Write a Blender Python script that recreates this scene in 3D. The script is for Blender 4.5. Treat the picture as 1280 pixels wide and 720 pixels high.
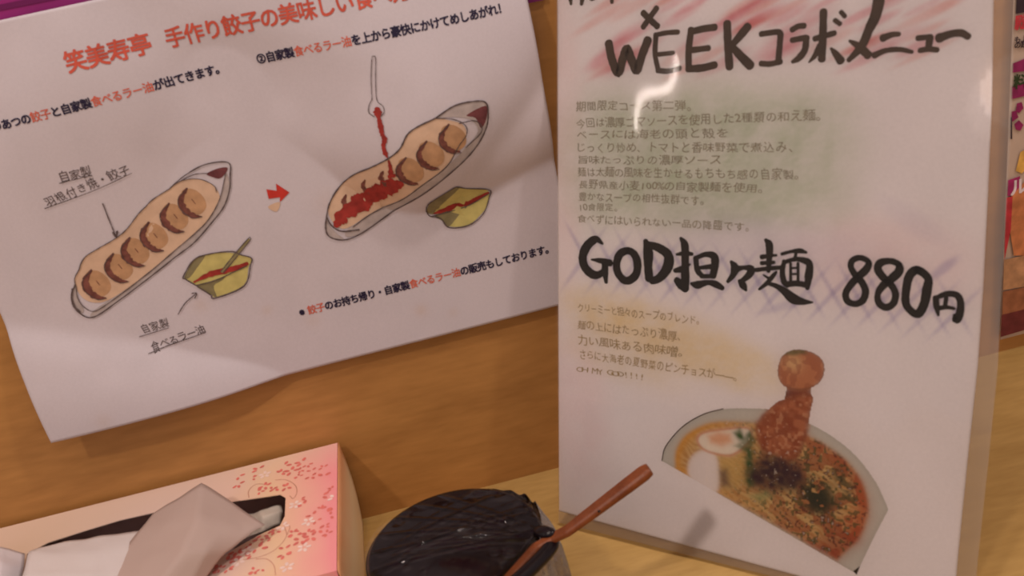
import bpy, bmesh, math, random
import numpy as np
from mathutils import Vector, Matrix

for o in list(bpy.data.objects): bpy.data.objects.remove(o)
S = bpy.context.scene
COL = S.collection

# ---------------------------------------------------------------- camera
cam = bpy.data.cameras.new('camera'); cam.sensor_width = 36; cam.lens = 36 * 1144.06 / 1280; cam.clip_start = .01
co = bpy.data.objects.new('camera', cam); COL.objects.link(co)
R_, D_, F_ = (Vector(v) for v in ((0.967845, -0.172204, -0.183361), (-0.234881, -0.357772, -0.903786), (0.090034, 0.917793, -0.386716)))
co.matrix_world = Matrix(((R_.x, -D_.x, -F_.x, -0.02699), (R_.y, -D_.y, -F_.y, -0.47588), (R_.z, -D_.z, -F_.z, 0.32528), (0, 0, 0, 1)))
S.camera = co
cam.dof.use_dof = True; cam.dof.focus_distance = .9; cam.dof.aperture_fstop = 22

# ---------------------------------------------------------------- world, lamps, exposure
w = bpy.data.worlds.new('world'); S.world = w; w.use_nodes = True
bg = w.node_tree.nodes['Background']; bg.inputs[0].default_value = (1, .80, .74, 1); bg.inputs[1].default_value = .36
def lamp(name, loc, power, col, rad):
    l = bpy.data.lights.new(name, 'POINT'); l.energy = power; l.color = col; l.shadow_soft_size = rad
    o = bpy.data.objects.new(name, l); o.location = loc; COL.objects.link(o); return o
lamp('ceiling_bulb', (-.84, -.97, 1.59), 27, (1, .81, .70), .05)
lamp('ceiling_bulb', (-.42, -.62, 1.59), 5, (1, .81, .70), .05)
lamp('added_overhead_lamp', (-.12, -.26, 1.25), 4.5, (1, .81, .70), .07)  # unseen lamp added overhead for glints on the film and crease contrast
ta = bpy.data.lights.new('side_tube', 'AREA'); ta.shape = 'RECTANGLE'; ta.size = .014; ta.size_y = .22; ta.energy = .4; ta.color = (1, .84, .75)
to = bpy.data.objects.new('side_tube', ta); COL.objects.link(to); _z = -(Vector((.10, -.05, .23)) - Vector((-1.735, -.72, .645))).normalized(); _y = Vector((-.07, .06, -.19)); _y = (_y - _y.dot(_z) * _z).normalized(); _x = _y.cross(_z)
to.matrix_world = Matrix(((_x.x, _y.x, _z.x, -1.735), (_x.y, _y.y, _z.y, -.72), (_x.z, _y.z, _z.z, .645), (0, 0, 0, 1)))
lamp('room_bulb', (.75, -.55, 1.5), 18, (1, .83, .73), .05)
S.view_settings.view_transform = 'Standard'; S.view_settings.look = 'None'
S.view_settings.exposure = .3; S.view_settings.gamma = 1; S.view_settings.use_curve_mapping = False

# ---------------------------------------------------------------- measured outlines (mm on each sheet's own plane)
SURF = {"menu":[[0.01792,-0.05513,0.00719],[0.72716,-0.68602,-0.02482],[0.17911,0.1547,0.97159]],"poster":[[-0.24079,-0.00464,0.10636],[0.99994,0.0,0.01124],[-0.01124,0.00781,0.99991]],"box":[[-0.09826,-0.00379,0.05767],[1.0,0.0,0.0],[0.0,1.0,0.0]],"wall":[[0.0,-0.0045,0.0],[1.0,0.0,0.0],[0.0,0.0,1.0]]}
TITLE = [[[48.9,266.4,3.06],[52.19,263.31,3.04],[56.28,259.83,3.03]],[[55.85,268.07,2.78],[52.6,264.36,2.8],[48.89,259.91,2.83]],[[6.55,283.53,3.02],[9.17,278.08,3.02],[9.97,273.14,1.51]],[[13.76,282.18,2.98],[16.35,276.78,2.98],[15.83,272.72,1.99]],[[19.04,278.05,2.47],[21.64,274.9,2.46],[25.18,276.83,2.44]],[[28.72,283.11,2.9],[32.11,277.75,2.89],[32.49,272.26,1.93]],[[3.76,281.51,2.53],[17.32,281.88,2.47]],[[23.93,282.06,2.44],[36.83,281.7,2.38]],[[30.59,253.55,4.42],[32.27,246.0,4.43],[35.69,239.49,4.43],[38.32,246.5,4.38],[40.47,250.48,4.35],[43.0,244.82,4.35],[45.53,240.28,4.34],[48.47,247.54,4.29],[51.38,253.97,4.25]],[[55.48,255.56,2.57],[55.1,247.26,2.59],[56.76,239.9,2.6]],[[55.07,255.95,2.34],[60.75,256.71,2.31],[66.74,256.73,2.29]],[[56.74,247.19,2.11],[64.42,247.57,2.08]],[[56.35,239.92,2.6],[62.06,239.36,2.57],[67.68,240.62,2.54]],[[73.02,257.44,3.16],[71.95,248.66,3.19],[72.04,240.1,3.21]],[[72.64,256.4,3.16],[78.81,257.45,3.12],[84.52,257.81,3.09]],[[72.34,248.29,2.73],[81.63,248.92,2.68]],[[71.65,240.12,3.44],[78.3,240.24,3.4],[84.81,241.42,3.35]],[[90.11,259.2,3.7],[90.67,249.88,3.72],[91.63,240.12,3.75]],[[99.7,257.26,3.85],[96.15,253.38,3.46],[92.18,249.12,2.62]],[[92.55,249.1,3.06],[96.72,244.78,3.91],[101.22,240.47,4.32]],[[105.65,253.7,2.54],[113.38,254.14,2.5],[114.34,252.37,2.5]],[[114.31,253.23,2.7],[114.04,247.64,2.72],[113.62,241.15,2.74]],[[106.01,241.18,2.57],[110.17,240.85,2.54],[114.69,241.72,2.52]],[[119.17,254.66,2.47],[121.77,255.96,2.45],[124.4,256.05,2.44]],[[119.32,250.39,2.48],[125.19,251.19,2.44]],[[125.46,251.18,2.85],[125.03,246.27,2.86],[122.69,242.95,2.89],[119.91,241.34,1.66]],[[132.19,261.41,3.18],[132.34,251.82,3.21],[132.32,241.88,3.23]],[[128.96,250.49,2.43],[132.78,251.38,2.4],[137.15,252.39,2.38]],[[131.22,247.67,2.42],[129.65,243.94,2.44],[126.99,240.9,0.82]],[[135.99,246.19,1.2],[138.04,243.83,2.79],[140.19,240.97,3.58]],[[137.01,257.54,1.97],[139.18,255.92,1.97]],[[139.38,260.68,1.96],[141.04,258.76,1.96]],[[154.82,271.43,4.13],[153.47,259.57,4.56],[150.98,253.25,3.84],[148.23,246.44,3.5],[143.37,241.1,1.97]],[[143.42,248.91,1.18],[147.25,246.49,3.12],[151.11,242.77,3.49]],[[156.41,249.3,3.05],[159.92,250.48,2.27],[162.66,250.57,1.88]],[[153.55,242.67,2.7],[157.88,244.35,2.1],[163.4,244.51,2.07],[167.99,243.33,1.49]],[[169.75,248.6,2.22],[174.53,248.9,2.2]],[[174.31,248.75,2.56],[173.85,244.03,2.58]],[[170.81,243.77,2.22],[173.84,244.19,2.21],[177.27,243.71,2.19]],[[177.59,248.19,3.64],[181.74,249.53,2.88],[185.4,249.71,2.85],[188.05,248.18,2.48]]]
DISH = [[[26.14,155.26,1.44],[22.3,157.28,3.86],[17.38,153.77,4.88],[14.46,148.02,4.92],[15.43,142.54,4.93],[19.45,139.09,4.91],[23.36,138.86,3.9],[26.95,141.21,2.9]],[[19.56,146.51,0.98],[24.75,146.35,2.9],[30.51,145.67,3.83]],[[27.44,145.01,3.86],[27.39,140.67,3.87],[27.98,135.39,1.94]],[[40.29,152.72,3.75],[36.23,150.88,4.25],[34.19,146.44,4.28],[34.6,141.32,4.29],[38.04,137.61,4.28],[41.78,137.97,4.25],[45.2,141.69,4.21],[45.64,147.39,4.66],[43.68,151.45,4.19],[40.29,152.72,3.75]],[[50.27,158.36,2.75],[51.6,152.9,5.5],[51.61,146.2,4.61],[52.22,139.51,4.63]],[[51.59,156.79,3.2],[56.98,155.52,4.53],[62.01,152.6,4.95],[62.63,148.24,5.41],[60.59,143.64,5.0],[57.04,139.96,4.13],[53.43,138.5,3.7]],[[68.88,160.98,1.77],[70.93,157.77,3.97],[71.26,149.66,3.99],[71.34,142.06,4.46],[71.59,136.49,3.58]],[[66.79,152.92,1.34],[71.1,153.72,2.65],[74.88,153.73,1.76]],[[65.92,144.81,2.25],[69.33,145.87,3.12],[73.91,148.72,0.88]],[[66.89,140.17,3.6],[69.09,138.32,4.94],[71.59,136.32,4.03]],[[76.6,152.13,2.63],[77.59,146.13,3.07],[80.04,143.45,2.63]],[[77.21,152.18,2.19],[81.68,154.08,2.6],[85.85,153.44,3.87],[86.34,149.19,3.88],[85.42,143.94,3.47]],[[77.88,147.14,1.75],[85.64,148.68,2.59]],[[79.44,143.28,2.19],[85.72,143.86,2.17]],[[74.63,139.15,1.78],[77.69,138.86,3.97],[82.79,140.52,2.62],[86.98,140.05,3.47],[90.26,138.53,2.59]],[[94.37,151.57,1.69],[96.16,148.9,4.23],[95.37,145.42,2.97],[92.83,141.88,1.71]],[[96.18,148.05,3.81],[100.17,149.24,2.1],[103.87,149.0,3.75],[103.09,146.13,3.34],[99.47,142.68,2.11]],[[98.6,142.88,2.11],[100.37,140.79,3.8],[101.86,138.55,1.26]],[[110.45,163.08,1.63],[112.17,160.74,3.65],[112.36,154.71,2.85],[112.1,148.61,2.05]],[[108.75,154.98,2.46],[112.32,155.81,1.63],[115.6,156.34,1.21]],[[108.83,152.1,2.06],[114.61,152.97,1.63]],[[106.13,148.64,2.07],[111.4,149.77,2.05],[117.95,150.89,2.02]],[[115.84,148.67,1.22],[114.26,146.59,2.04],[111.6,143.0,2.06],[108.06,139.74,1.25]],[[109.82,146.74,0.82],[113.21,144.83,1.64]],[[111.6,143.0,1.65],[116.05,142.04,2.45],[119.95,139.93,3.66],[123.85,137.02,4.85],[128.18,136.1,3.21],[132.68,136.21,0.79]],[[118.02,157.08,1.61],[122.02,158.47,1.59],[126.25,159.17,2.37],[129.02,158.63,1.18]],[[119.21,153.9,2.01],[118.57,148.64,2.43],[119.53,144.32,2.84],[121.21,142.82,2.43]],[[119.23,153.35,2.01],[124.27,155.24,1.99],[129.06,154.71,3.15],[130.71,152.96,3.15],[130.39,147.53,3.56],[130.06,142.33,1.99]],[[122.2,153.06,1.36],[122.49,144.87,1.37]],[[125.5,153.5,1.35],[125.8,145.35,1.36]],[[122.55,150.9,1.0],[125.21,151.41,1.0]],[[122.64,148.18,1.0],[125.47,148.6,1.0]],[[120.65,143.32,2.83],[125.2,144.2,2.8],[130.01,143.79,2.78]],[[124.44,157.85,1.39],[123.76,154.54,1.4]],[[155.68,156.5,2.61],[152.32,158.1,2.62],[149.07,156.76,2.64],[148.44,153.74,2.65],[150.67,150.15,3.03],[153.36,147.42,3.02],[155.08,143.52,3.02],[154.02,139.33,3.03],[151.03,137.53,2.87],[147.88,138.39,3.07],[146.79,141.58,2.88],[148.57,145.6,3.05],[151.72,149.7,3.4],[154.84,153.22,3.37],[155.68,156.5,2.61]],[[167.8,156.46,2.9],[164.56,157.66,2.74],[160.67,156.65,3.32],[159.58,153.9,3.33],[161.74,150.63,3.33],[165.11,147.75,2.94],[167.31,143.7,2.94],[166.57,139.34,2.95],[163.7,137.41,3.16],[160.87,138.99,2.99],[160.16,142.96,2.61],[162.19,146.93,3.33],[165.7,150.46,3.66],[168.11,153.59,3.64],[167.8,156.46,2.9]],[[175.36,154.75,3.58],[172.41,152.13,3.61],[171.45,146.25,3.27],[171.68,139.9,3.29],[174.54,136.49,3.27],[176.96,136.24,3.62],[178.84,140.69,3.59],[179.54,147.06,3.92],[179.57,151.75,3.2],[175.36,154.75,3.58]],[[183.14,143.77,2.48],[183.6,140.16,2.49],[184.55,136.33,1.07]],[[183.37,143.79,1.77],[187.2,145.75,2.46],[190.89,145.62,2.79],[192.55,142.7,2.78],[192.55,138.05,3.14],[191.38,135.05,3.16],[190.53,137.3,1.05]],[[187.07,144.19,1.76],[186.86,140.26,1.77]],[[183.89,139.25,2.13],[187.57,140.08,1.76],[190.36,139.87,1.4]]]
SMALL = [[[11.77,223.89],[76.97,223.42],5.12,"期間限定コース第二弾。"],[[11.61,215.21],[136.2,218.63],5.15,"今回は濃厚ゴマソースを使用した2種類の和え麺。"],[[11.5,209.65],[92.24,211.09],5.17,"ベースには海老の頭と殻を"],[[11.38,203.25],[124.79,204.98],5.19,"じっくり炒め、トマトと香味野菜で煮込み、"],[[12.2,197.24],[89.05,198.73],4.77,"旨味たっぷりの濃厚ソース"],[[12.09,191.18],[127.69,192.87],5.23,"麺は太麺の風味を生かせるもちもち感の自家製。"],[[12.45,185.09],[111.87,186.33],4.81,"長野県産小麦100%の自家製麺を使用。"],[[12.34,178.96],[83.54,179.67],4.83,"豊かなスープの相性抜群です。"],[[12.24,173.21],[37.47,174.03],4.41,"10食限定。"],[[11.66,167.39],[105.72,168.55],4.88,"食べずにはいられない一品の降臨です。"]]
YELLOW = [[[10.8,120.3],[81.25,121.43],5.05,"クリーミーと担々のスープのブレンド。"],[[10.63,111.15],[72.66,111.88],5.54,"麺の上にはたっぷり濃厚、"],[[10.48,102.8],[74.43,103.96],5.58,"力い風味ある肉味噌。"],[[11.32,94.97],[101.06,95.44],5.6,"さらに大海老の夏野菜のピンチョスが――。"],[[10.18,86.35],[49.75,88.13],4.23,"OH MY GOD!!!!"]]
WASH = [[67.06,270.68,12.64,1.71,24.23,0.0,0.41],[115.7,263.31,16.56,1.43,24.23,1.0,0.59],[73.74,268.25,9.82,1.78,24.23,0.0,0.69],[151.95,247.7,9.16,1.66,24.23,1.0,0.7],[171.79,246.17,10.14,2.23,24.23,0.0,0.64],[109.24,266.83,12.3,1.49,24.23,1.0,0.69],[27.25,265.94,16.83,2.11,24.23,1.0,0.47],[96.98,263.92,12.45,1.73,24.23,0.0,0.68],[33.86,273.82,15.75,2.02,24.23,1.0,0.63],[136.85,266.79,13.21,1.37,24.23,0.0,0.62],[99.55,267.0,12.22,2.21,24.23,1.0,0.6],[163.46,267.03,7.77,1.49,24.23,1.0,0.62],[67.36,263.47,10.65,2.17,24.23,0.0,0.52],[40.74,243.27,12.48,2.67,24.23,0.0,0.41],[76.07,243.13,16.24,2.1,24.23,1.0,0.64],[39.92,254.82,18.46,2.04,24.23,0.0,0.53],[171.02,260.46,7.29,1.25,24.23,0.0,0.53],[151.93,242.05,12.23,1.83,24.23,0.0,0.55],[62.38,272.24,9.53,1.75,24.23,1.0,0.74],[124.18,255.49,12.94,1.76,24.23,0.0,0.44],[113.23,248.87,11.82,2.73,24.23,0.0,0.47],[99.43,257.65,10.39,2.02,24.23,1.0,0.71],[154.69,256.23,7.77,1.56,24.23,0.0,0.58],[146.84,258.72,9.72,1.68,24.23,0.0,0.6],[174.68,258.4,13.92,1.97,24.23,1.0,0.66],[107.44,269.43,10.05,2.56,24.23,0.0,0.52],[131.59,247.92,13.32,2.4,24.23,1.0,0.48],[151.25,247.68,10.33,1.76,24.23,0.0,0.43],[173.25,243.01,12.39,1.26,24.23,1.0,0.44],[172.43,251.19,7.71,1.4,24.23,1.0,0.56],[104.41,260.21,11.76,2.49,24.23,0.0,0.72],[28.11,246.29,11.01,2.95,24.23,0.0,0.71],[116.47,245.67,9.98,2.28,24.23,0.0,0.69],[118.09,248.5,16.04,1.96,24.23,0.0,0.41],[122.41,257.23,15.35,2.15,24.23,0.0,0.41],[40.23,246.13,18.68,2.06,24.23,0.0,0.69],[41.25,257.26,13.28,2.81,24.23,0.0,0.54],[145.64,246.17,10.98,1.38,24.23,1.0,0.68],[88.46,242.05,12.57,2.49,24.23,0.0,0.42],[160.7,264.51,9.69,2.24,24.23,0.0,0.44],[117.07,260.83,9.51,2.3,24.23,0.0,0.57],[83.86,256.44,17.0,2.48,24.23,0.0,0.63],[47.58,271.18,16.92,2.46,24.23,1.0,0.43],[68.84,246.97,12.46,2.66,24.23,1.0,0.4],[35.39,245.2,15.2,3.07,24.23,1.0,0.51],[159.86,248.01,12.28,1.79,24.23,0.0,0.49],[25.1,197.49,25.44,33.92,0.0,2.0,0.36],[51.43,199.92,28.21,32.24,0.0,2.0,0.3],[76.07,202.19,26.87,32.62,0.0,2.0,0.3],[99.22,202.53,29.32,31.16,0.0,2.0,0.3],[126.26,202.92,26.0,27.74,0.0,2.0,0.34],[71.87,220.57,45.79,11.45,0.0,2.0,0.2],[59.95,175.9,44.41,12.11,0.0,2.0,0.26],[118.24,179.77,28.73,10.77,0.0,2.0,0.24],[130.75,220.02,16.93,8.47,0.0,2.0,0.2],[38.05,116.63,39.47,14.03,-10.0,3.0,0.36],[68.87,110.15,45.83,14.17,-10.0,3.0,0.34],[37.94,97.48,35.56,13.34,-10.0,3.0,0.3],[93.76,101.52,28.02,12.01,-10.0,3.0,0.4],[24.17,119.24,20.19,9.87,-10.0,3.0,0.3],[14.66,148.82,17.48,1.16,-57.53,4.0,0.55],[14.62,146.29,19.79,1.43,-127.65,4.0,0.42],[29.13,148.09,17.05,1.13,-57.53,4.0,0.55],[29.11,145.6,19.3,1.4,-127.65,4.0,0.42],[43.13,147.38,16.63,1.11,-57.53,4.0,0.55],[43.12,144.94,18.83,1.36,-127.65,4.0,0.42],[56.68,146.7,16.23,1.08,-57.53,4.0,0.55],[56.68,144.29,18.38,1.33,-127.65,4.0,0.42],[69.79,146.04,15.85,1.05,-57.53,4.0,0.55],[69.82,143.67,17.94,1.3,-127.65,4.0,0.42],[82.5,145.4,15.48,1.03,-57.53,4.0,0.55],[82.54,143.06,17.52,1.27,-127.65,4.0,0.42],[94.82,144.77,15.12,1.01,-57.53,4.0,0.55],[94.87,142.48,17.12,1.24,-127.65,4.0,0.42],[106.77,144.17,14.78,0.98,-57.53,4.0,0.55],[106.83,141.91,16.73,1.21,-127.65,4.0,0.42],[118.36,143.59,14.45,0.96,-57.53,4.0,0.55],[118.43,141.36,16.36,1.18,-127.65,4.0,0.42],[129.6,143.02,14.14,0.94,-57.53,4.0,0.55],[129.69,140.82,16.0,1.16,-127.65,4.0,0.42],[140.53,142.47,13.83,0.92,-57.53,4.0,0.55],[140.62,140.3,15.65,1.13,-127.65,4.0,0.42],[151.14,141.93,13.53,0.9,-57.53,4.0,0.55],[151.24,139.8,15.32,1.11,-127.65,4.0,0.42],[161.45,141.41,13.25,0.88,-57.53,4.0,0.55],[161.57,139.31,15.0,1.09,-127.65,4.0,0.42],[171.48,140.91,12.98,0.86,-57.53,4.0,0.55],[171.6,138.83,14.69,1.06,-127.65,4.0,0.42],[181.23,140.41,12.71,0.84,-57.53,4.0,0.55],[181.36,138.36,14.38,1.04,-127.65,4.0,0.42],[190.72,139.94,12.45,0.83,-57.53,4.0,0.55],[190.86,137.91,14.09,1.02,-127.65,4.0,0.42],[185.4,156.45,6.74,1.91,-135.0,4.0,0.5],[119.81,133.07,12.07,1.86,22.62,4.0,0.35],[171.95,175.6,15.18,4.5,-32.01,4.0,0.12],[111.47,163.02,44.27,11.07,-5.0,4.0,0.18],[74.12,185.86,23.89,2.34,133.82,2.0,0.15],[92.7,199.94,11.65,2.23,85.01,2.0,0.15],[123.13,202.94,15.75,2.09,-122.17,2.0,0.15],[111.2,199.69,27.58,2.15,-120.64,2.0,0.15],[44.22,189.92,19.86,2.47,-122.02,2.0,0.15],[100.57,210.04,15.55,2.18,54.45,2.0,0.15],[40.88,197.94,27.29,2.47,130.45,2.0,0.15],[136.93,206.81,15.79,2.03,88.89,2.0,0.15],[84.69,184.86,50.03,2.29,161.93,2.0,0.15],[119.63,202.61,13.61,2.11,-115.13,2.0,0.15],[123.2,201.48,12.69,2.1,82.62,2.0,0.15],[68.66,199.33,18.17,2.34,-115.67,2.0,0.15],[3.2,217.23,11.31,82.64,0.0,5.0,0.35],[8.68,59.4,19.19,43.17,0.0,5.0,0.35],[160.34,156.02,40.25,20.13,0.0,5.0,0.35]]
MENU_LEFT = [[-3.33,0.99],[2.23,275.6]]
MENU_RIGHT = [[195.85,261.24],[197.96,225.48],[199.29,188.3],[200.4,149.51],[200.77,115.8],[199.85,73.28],[199.19,28.59]]
SLEEVE_RIGHT = [[202.88,260.71],[204.82,225.35],[206.01,188.56],[206.96,150.17],[208.03,116.9],[207.6,74.97],[206.85,30.79]]
NOTCH = [[204.68,230.73],[195.27,227.96],[203.56,216.91],[202.63,243.26]]
MENU_BOTTOM = [[-3.33,0.99],[116.36,0.04]]
FOOD = {"bowl":[[59.32,44.27],[61.14,51.96],[71.08,65.62],[81.61,74.27],[91.87,78.55],[105.16,81.27],[116.45,82.3],[132.17,79.29],[144.44,74.53],[155.06,67.37],[164.24,56.56],[170.1,45.09],[164.25,28.85],[157.88,9.43]],"rimline":[[59.51,44.5],[61.69,52.98],[70.73,65.2],[81.62,73.75],[91.87,78.55]],"soup":[[67.3,41.81],[67.59,51.49],[72.93,61.0],[83.44,68.69],[93.7,72.02],[108.62,74.17],[121.43,75.27],[132.42,72.79],[144.75,67.62],[153.93,60.67],[159.51,50.6],[160.8,39.48],[157.03,26.89],[148.6,14.73]],"cream":[[74.98,38.63],[74.87,48.53],[81.02,54.83],[88.03,54.0],[90.08,46.5],[88.92,33.76]],"egg":[[78.65,60.01],[81.76,64.16],[92.08,67.92],[103.77,71.04],[106.35,67.28],[102.37,60.49],[95.75,55.11],[86.29,54.52],[81.0,56.07]],"yolk":[[84.4,62.93],[89.54,66.03],[95.52,66.0],[96.45,62.21],[91.39,59.09],[85.68,59.67]],"leaf":[[97.52,67.25],[100.47,70.4],[102.56,66.53],[105.46,69.66],[108.03,65.92],[106.53,60.49],[108.44,50.58],[109.45,43.88],[105.41,39.45],[103.57,46.01],[103.76,58.19],[98.18,60.48],[100.64,63.06]],"leaf2":[[116.33,85.92],[118.96,92.94],[124.0,91.83],[122.58,87.84]],"leaf3":[[120.27,110.15],[123.27,112.65],[129.34,113.81],[130.91,112.14],[124.89,110.33]],"nori":[[108.35,54.01],[112.29,59.98],[120.32,60.83],[128.28,59.17],[133.19,52.73],[130.35,45.34],[117.72,41.49],[108.68,41.96],[105.23,46.39]],"nori2":[[130.29,47.02],[136.32,51.77],[144.01,50.22],[147.35,42.72],[143.14,34.97],[135.45,34.71],[130.54,40.29]],"nori3":[[143.62,59.21],[148.09,59.38],[154.31,52.63],[152.36,47.25],[146.91,52.55]],"meatl":[[89.92,45.58],[94.2,47.42],[96.09,39.02],[91.8,38.02]],"ball":[[117.71,102.51],[119.52,109.24],[124.79,113.18],[132.36,113.45],[138.16,110.36],[139.3,104.24],[136.72,98.29],[130.07,94.47],[122.36,94.32],[118.83,97.0]],"neck":[[122.33,95.13],[133.73,97.8],[133.63,88.96],[121.08,85.93]],"shrimp":[[116.36,85.1],[120.99,88.38],[133.92,93.03],[133.82,84.15],[131.73,70.68],[127.46,60.17],[120.35,59.99],[112.24,61.67],[108.8,67.77],[109.4,75.49]],"cucumber":[[106.33,36.16],[114.46,41.58],[117.8,38.92],[111.39,33.89]],"red":[[134.62,15.59],[143.5,26.61],[155.33,31.44],[157.03,26.89],[148.6,14.73]],"yel":[[90.6,55.43],[102.39,59.63],[104.49,42.73],[94.42,36.85],[89.11,42.74]],"stain":[[149.28,33.19],[155.02,38.0],[157.12,54.91],[159.6,48.99],[160.8,39.48],[157.03,26.89]],"toe":[[156.33,10.67],[159.14,14.04],[157.89,9.26]]}
CREASE = [[[-3.24,66.89],[95.08,23.7],0.6,2.0],[[8.61,33.92],[119.35,16.76],0.14,2],[[299.32,85.16],[235.48,70.65],0.75,1.0],[[231.67,53.98],[201.91,0.83],-0.6,0.8],[[310.75,140.37],[246.92,82.31],0.6,2.0],[[250.62,79.13],[220.11,79.99],0.25,3],[[98.46,209.73],[159.63,150.13],0.3,5],[[141.72,193.06],[200.07,164.91],-0.3,4]]
BUMP = [[182.67,1.19,14.0,7.0,1.6],[135.24,185.03,16.0,12.0,1.0],[279.8,113.89,20.0,30.0,1.2],[126.21,81.44,60.0,30.0,0.8],[64.89,160.2,50.0,40.0,1.2]]
FLYER = [["dark",[[324.34,227.09],[335.28,224.9],[335.7,214.75],[324.07,215.38]]],["purple",[[322.98,188.11],[336.7,190.17],[337.06,181.46],[323.13,182.93]]],["purple",[[322.72,174.91],[337.3,175.59],[337.62,167.79],[322.94,167.59]]],["purple",[[326.37,164.34],[329.37,164.62],[330.68,160.72],[327.92,158.19],[325.84,160.23]]],["purple",[[323.15,160.35],[326.17,160.15],[327.66,155.88],[323.34,153.99]]],["purple",[[325.07,152.49],[328.05,154.2],[331.04,150.67],[329.12,147.59],[326.19,149.05]]],["dark",[[322.58,157.01],[323.59,157.1],[323.98,143.93],[322.97,143.84]]],["yellow",[[327.01,123.63],[329.56,134.55],[338.87,137.3],[339.27,127.38],[330.89,121.06]]],["magenta",[[322.03,118.84],[329.85,119.71],[330.13,111.47],[325.14,108.63],[321.94,108.85]]],["orange",[[324.59,108.21],[335.18,117.55],[341.04,65.41],[327.31,68.88],[324.08,86.92]]],["redpink",[[321.02,108.15],[325.35,108.03],[324.85,86.73],[320.99,66.59]]],["tan",[[320.77,67.62],[342.93,66.88],[343.84,44.95],[320.73,46.95]]],["brown",[[320.56,46.0],[343.84,44.95],[344.57,27.54],[320.58,29.82]]],["maroon",[[320.18,29.92],[344.48,29.61],[345.09,15.01],[319.78,14.13]]]]
FLYER_TEXT = [[[323.59,210.39],[331.84,210.01],7.85,"駅前","redpink"],[[323.39,201.17],[339.57,200.02],3.73,"も上等な","dark"],[[323.49,198.04],[339.71,196.88],3.75,"の餃子を","dark"],[[323.64,177.17],[341.59,176.51],8.15,"料理","green"],[[323.53,113.09],[334.97,113.4],10.28,"ル","white"]]
POSTER_TEXT = [[[76.31,185.48],[116.36,186.29],9.81,"笑美寿亭","heading"],[[123.08,186.2],[241.54,184.9],9.2,"手作り餃子の美味しい食べ方","heading"],[[23.35,164.16],[52.23,165.0],4.78,"①あつあつの","ink"],[[52.23,165.0],[61.93,165.28],4.82,"餃子","red"],[[61.93,165.28],[81.41,165.85],4.83,"と自家製","ink"],[[81.41,165.85],[110.87,166.7],4.85,"食べるラー油","red"],[[110.87,166.7],[145.62,167.72],4.89,"が出てきます。","ink"],[[161.28,167.93],[180.02,167.86],4.95,"②自家製","ink"],[[180.02,167.86],[208.4,167.75],4.98,"食べるラー油","red"],[[208.4,167.75],[285.63,167.44],5.02,"を上から豪快にかけてめしあがれ！","ink"],[[143.96,34.06],[148.64,34.09],5.13,"※","ink"],[[148.64,34.09],[158.02,34.15],5.13,"餃子","red"],[[158.02,34.15],[205.35,34.45],5.15,"のお持ち帰り・自家製","ink"],[[205.35,34.45],[234.11,34.63],5.21,"食べるラー油","red"],[[234.11,34.63],[287.56,34.96],5.24,"の販売もしております。","ink"]]
PENCIL_TEXT = [[[53.44,134.13],[69.24,134.39],5.78,"自家製"],[[42.3,123.5],[86.6,130.97],5.45,"羽根付き焼・餃子"],[[62.28,46.63],[77.36,47.19],6.02,"自家製"],[[63.97,35.53],[93.85,38.73],6.1,"食べるラー油"]]
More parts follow.
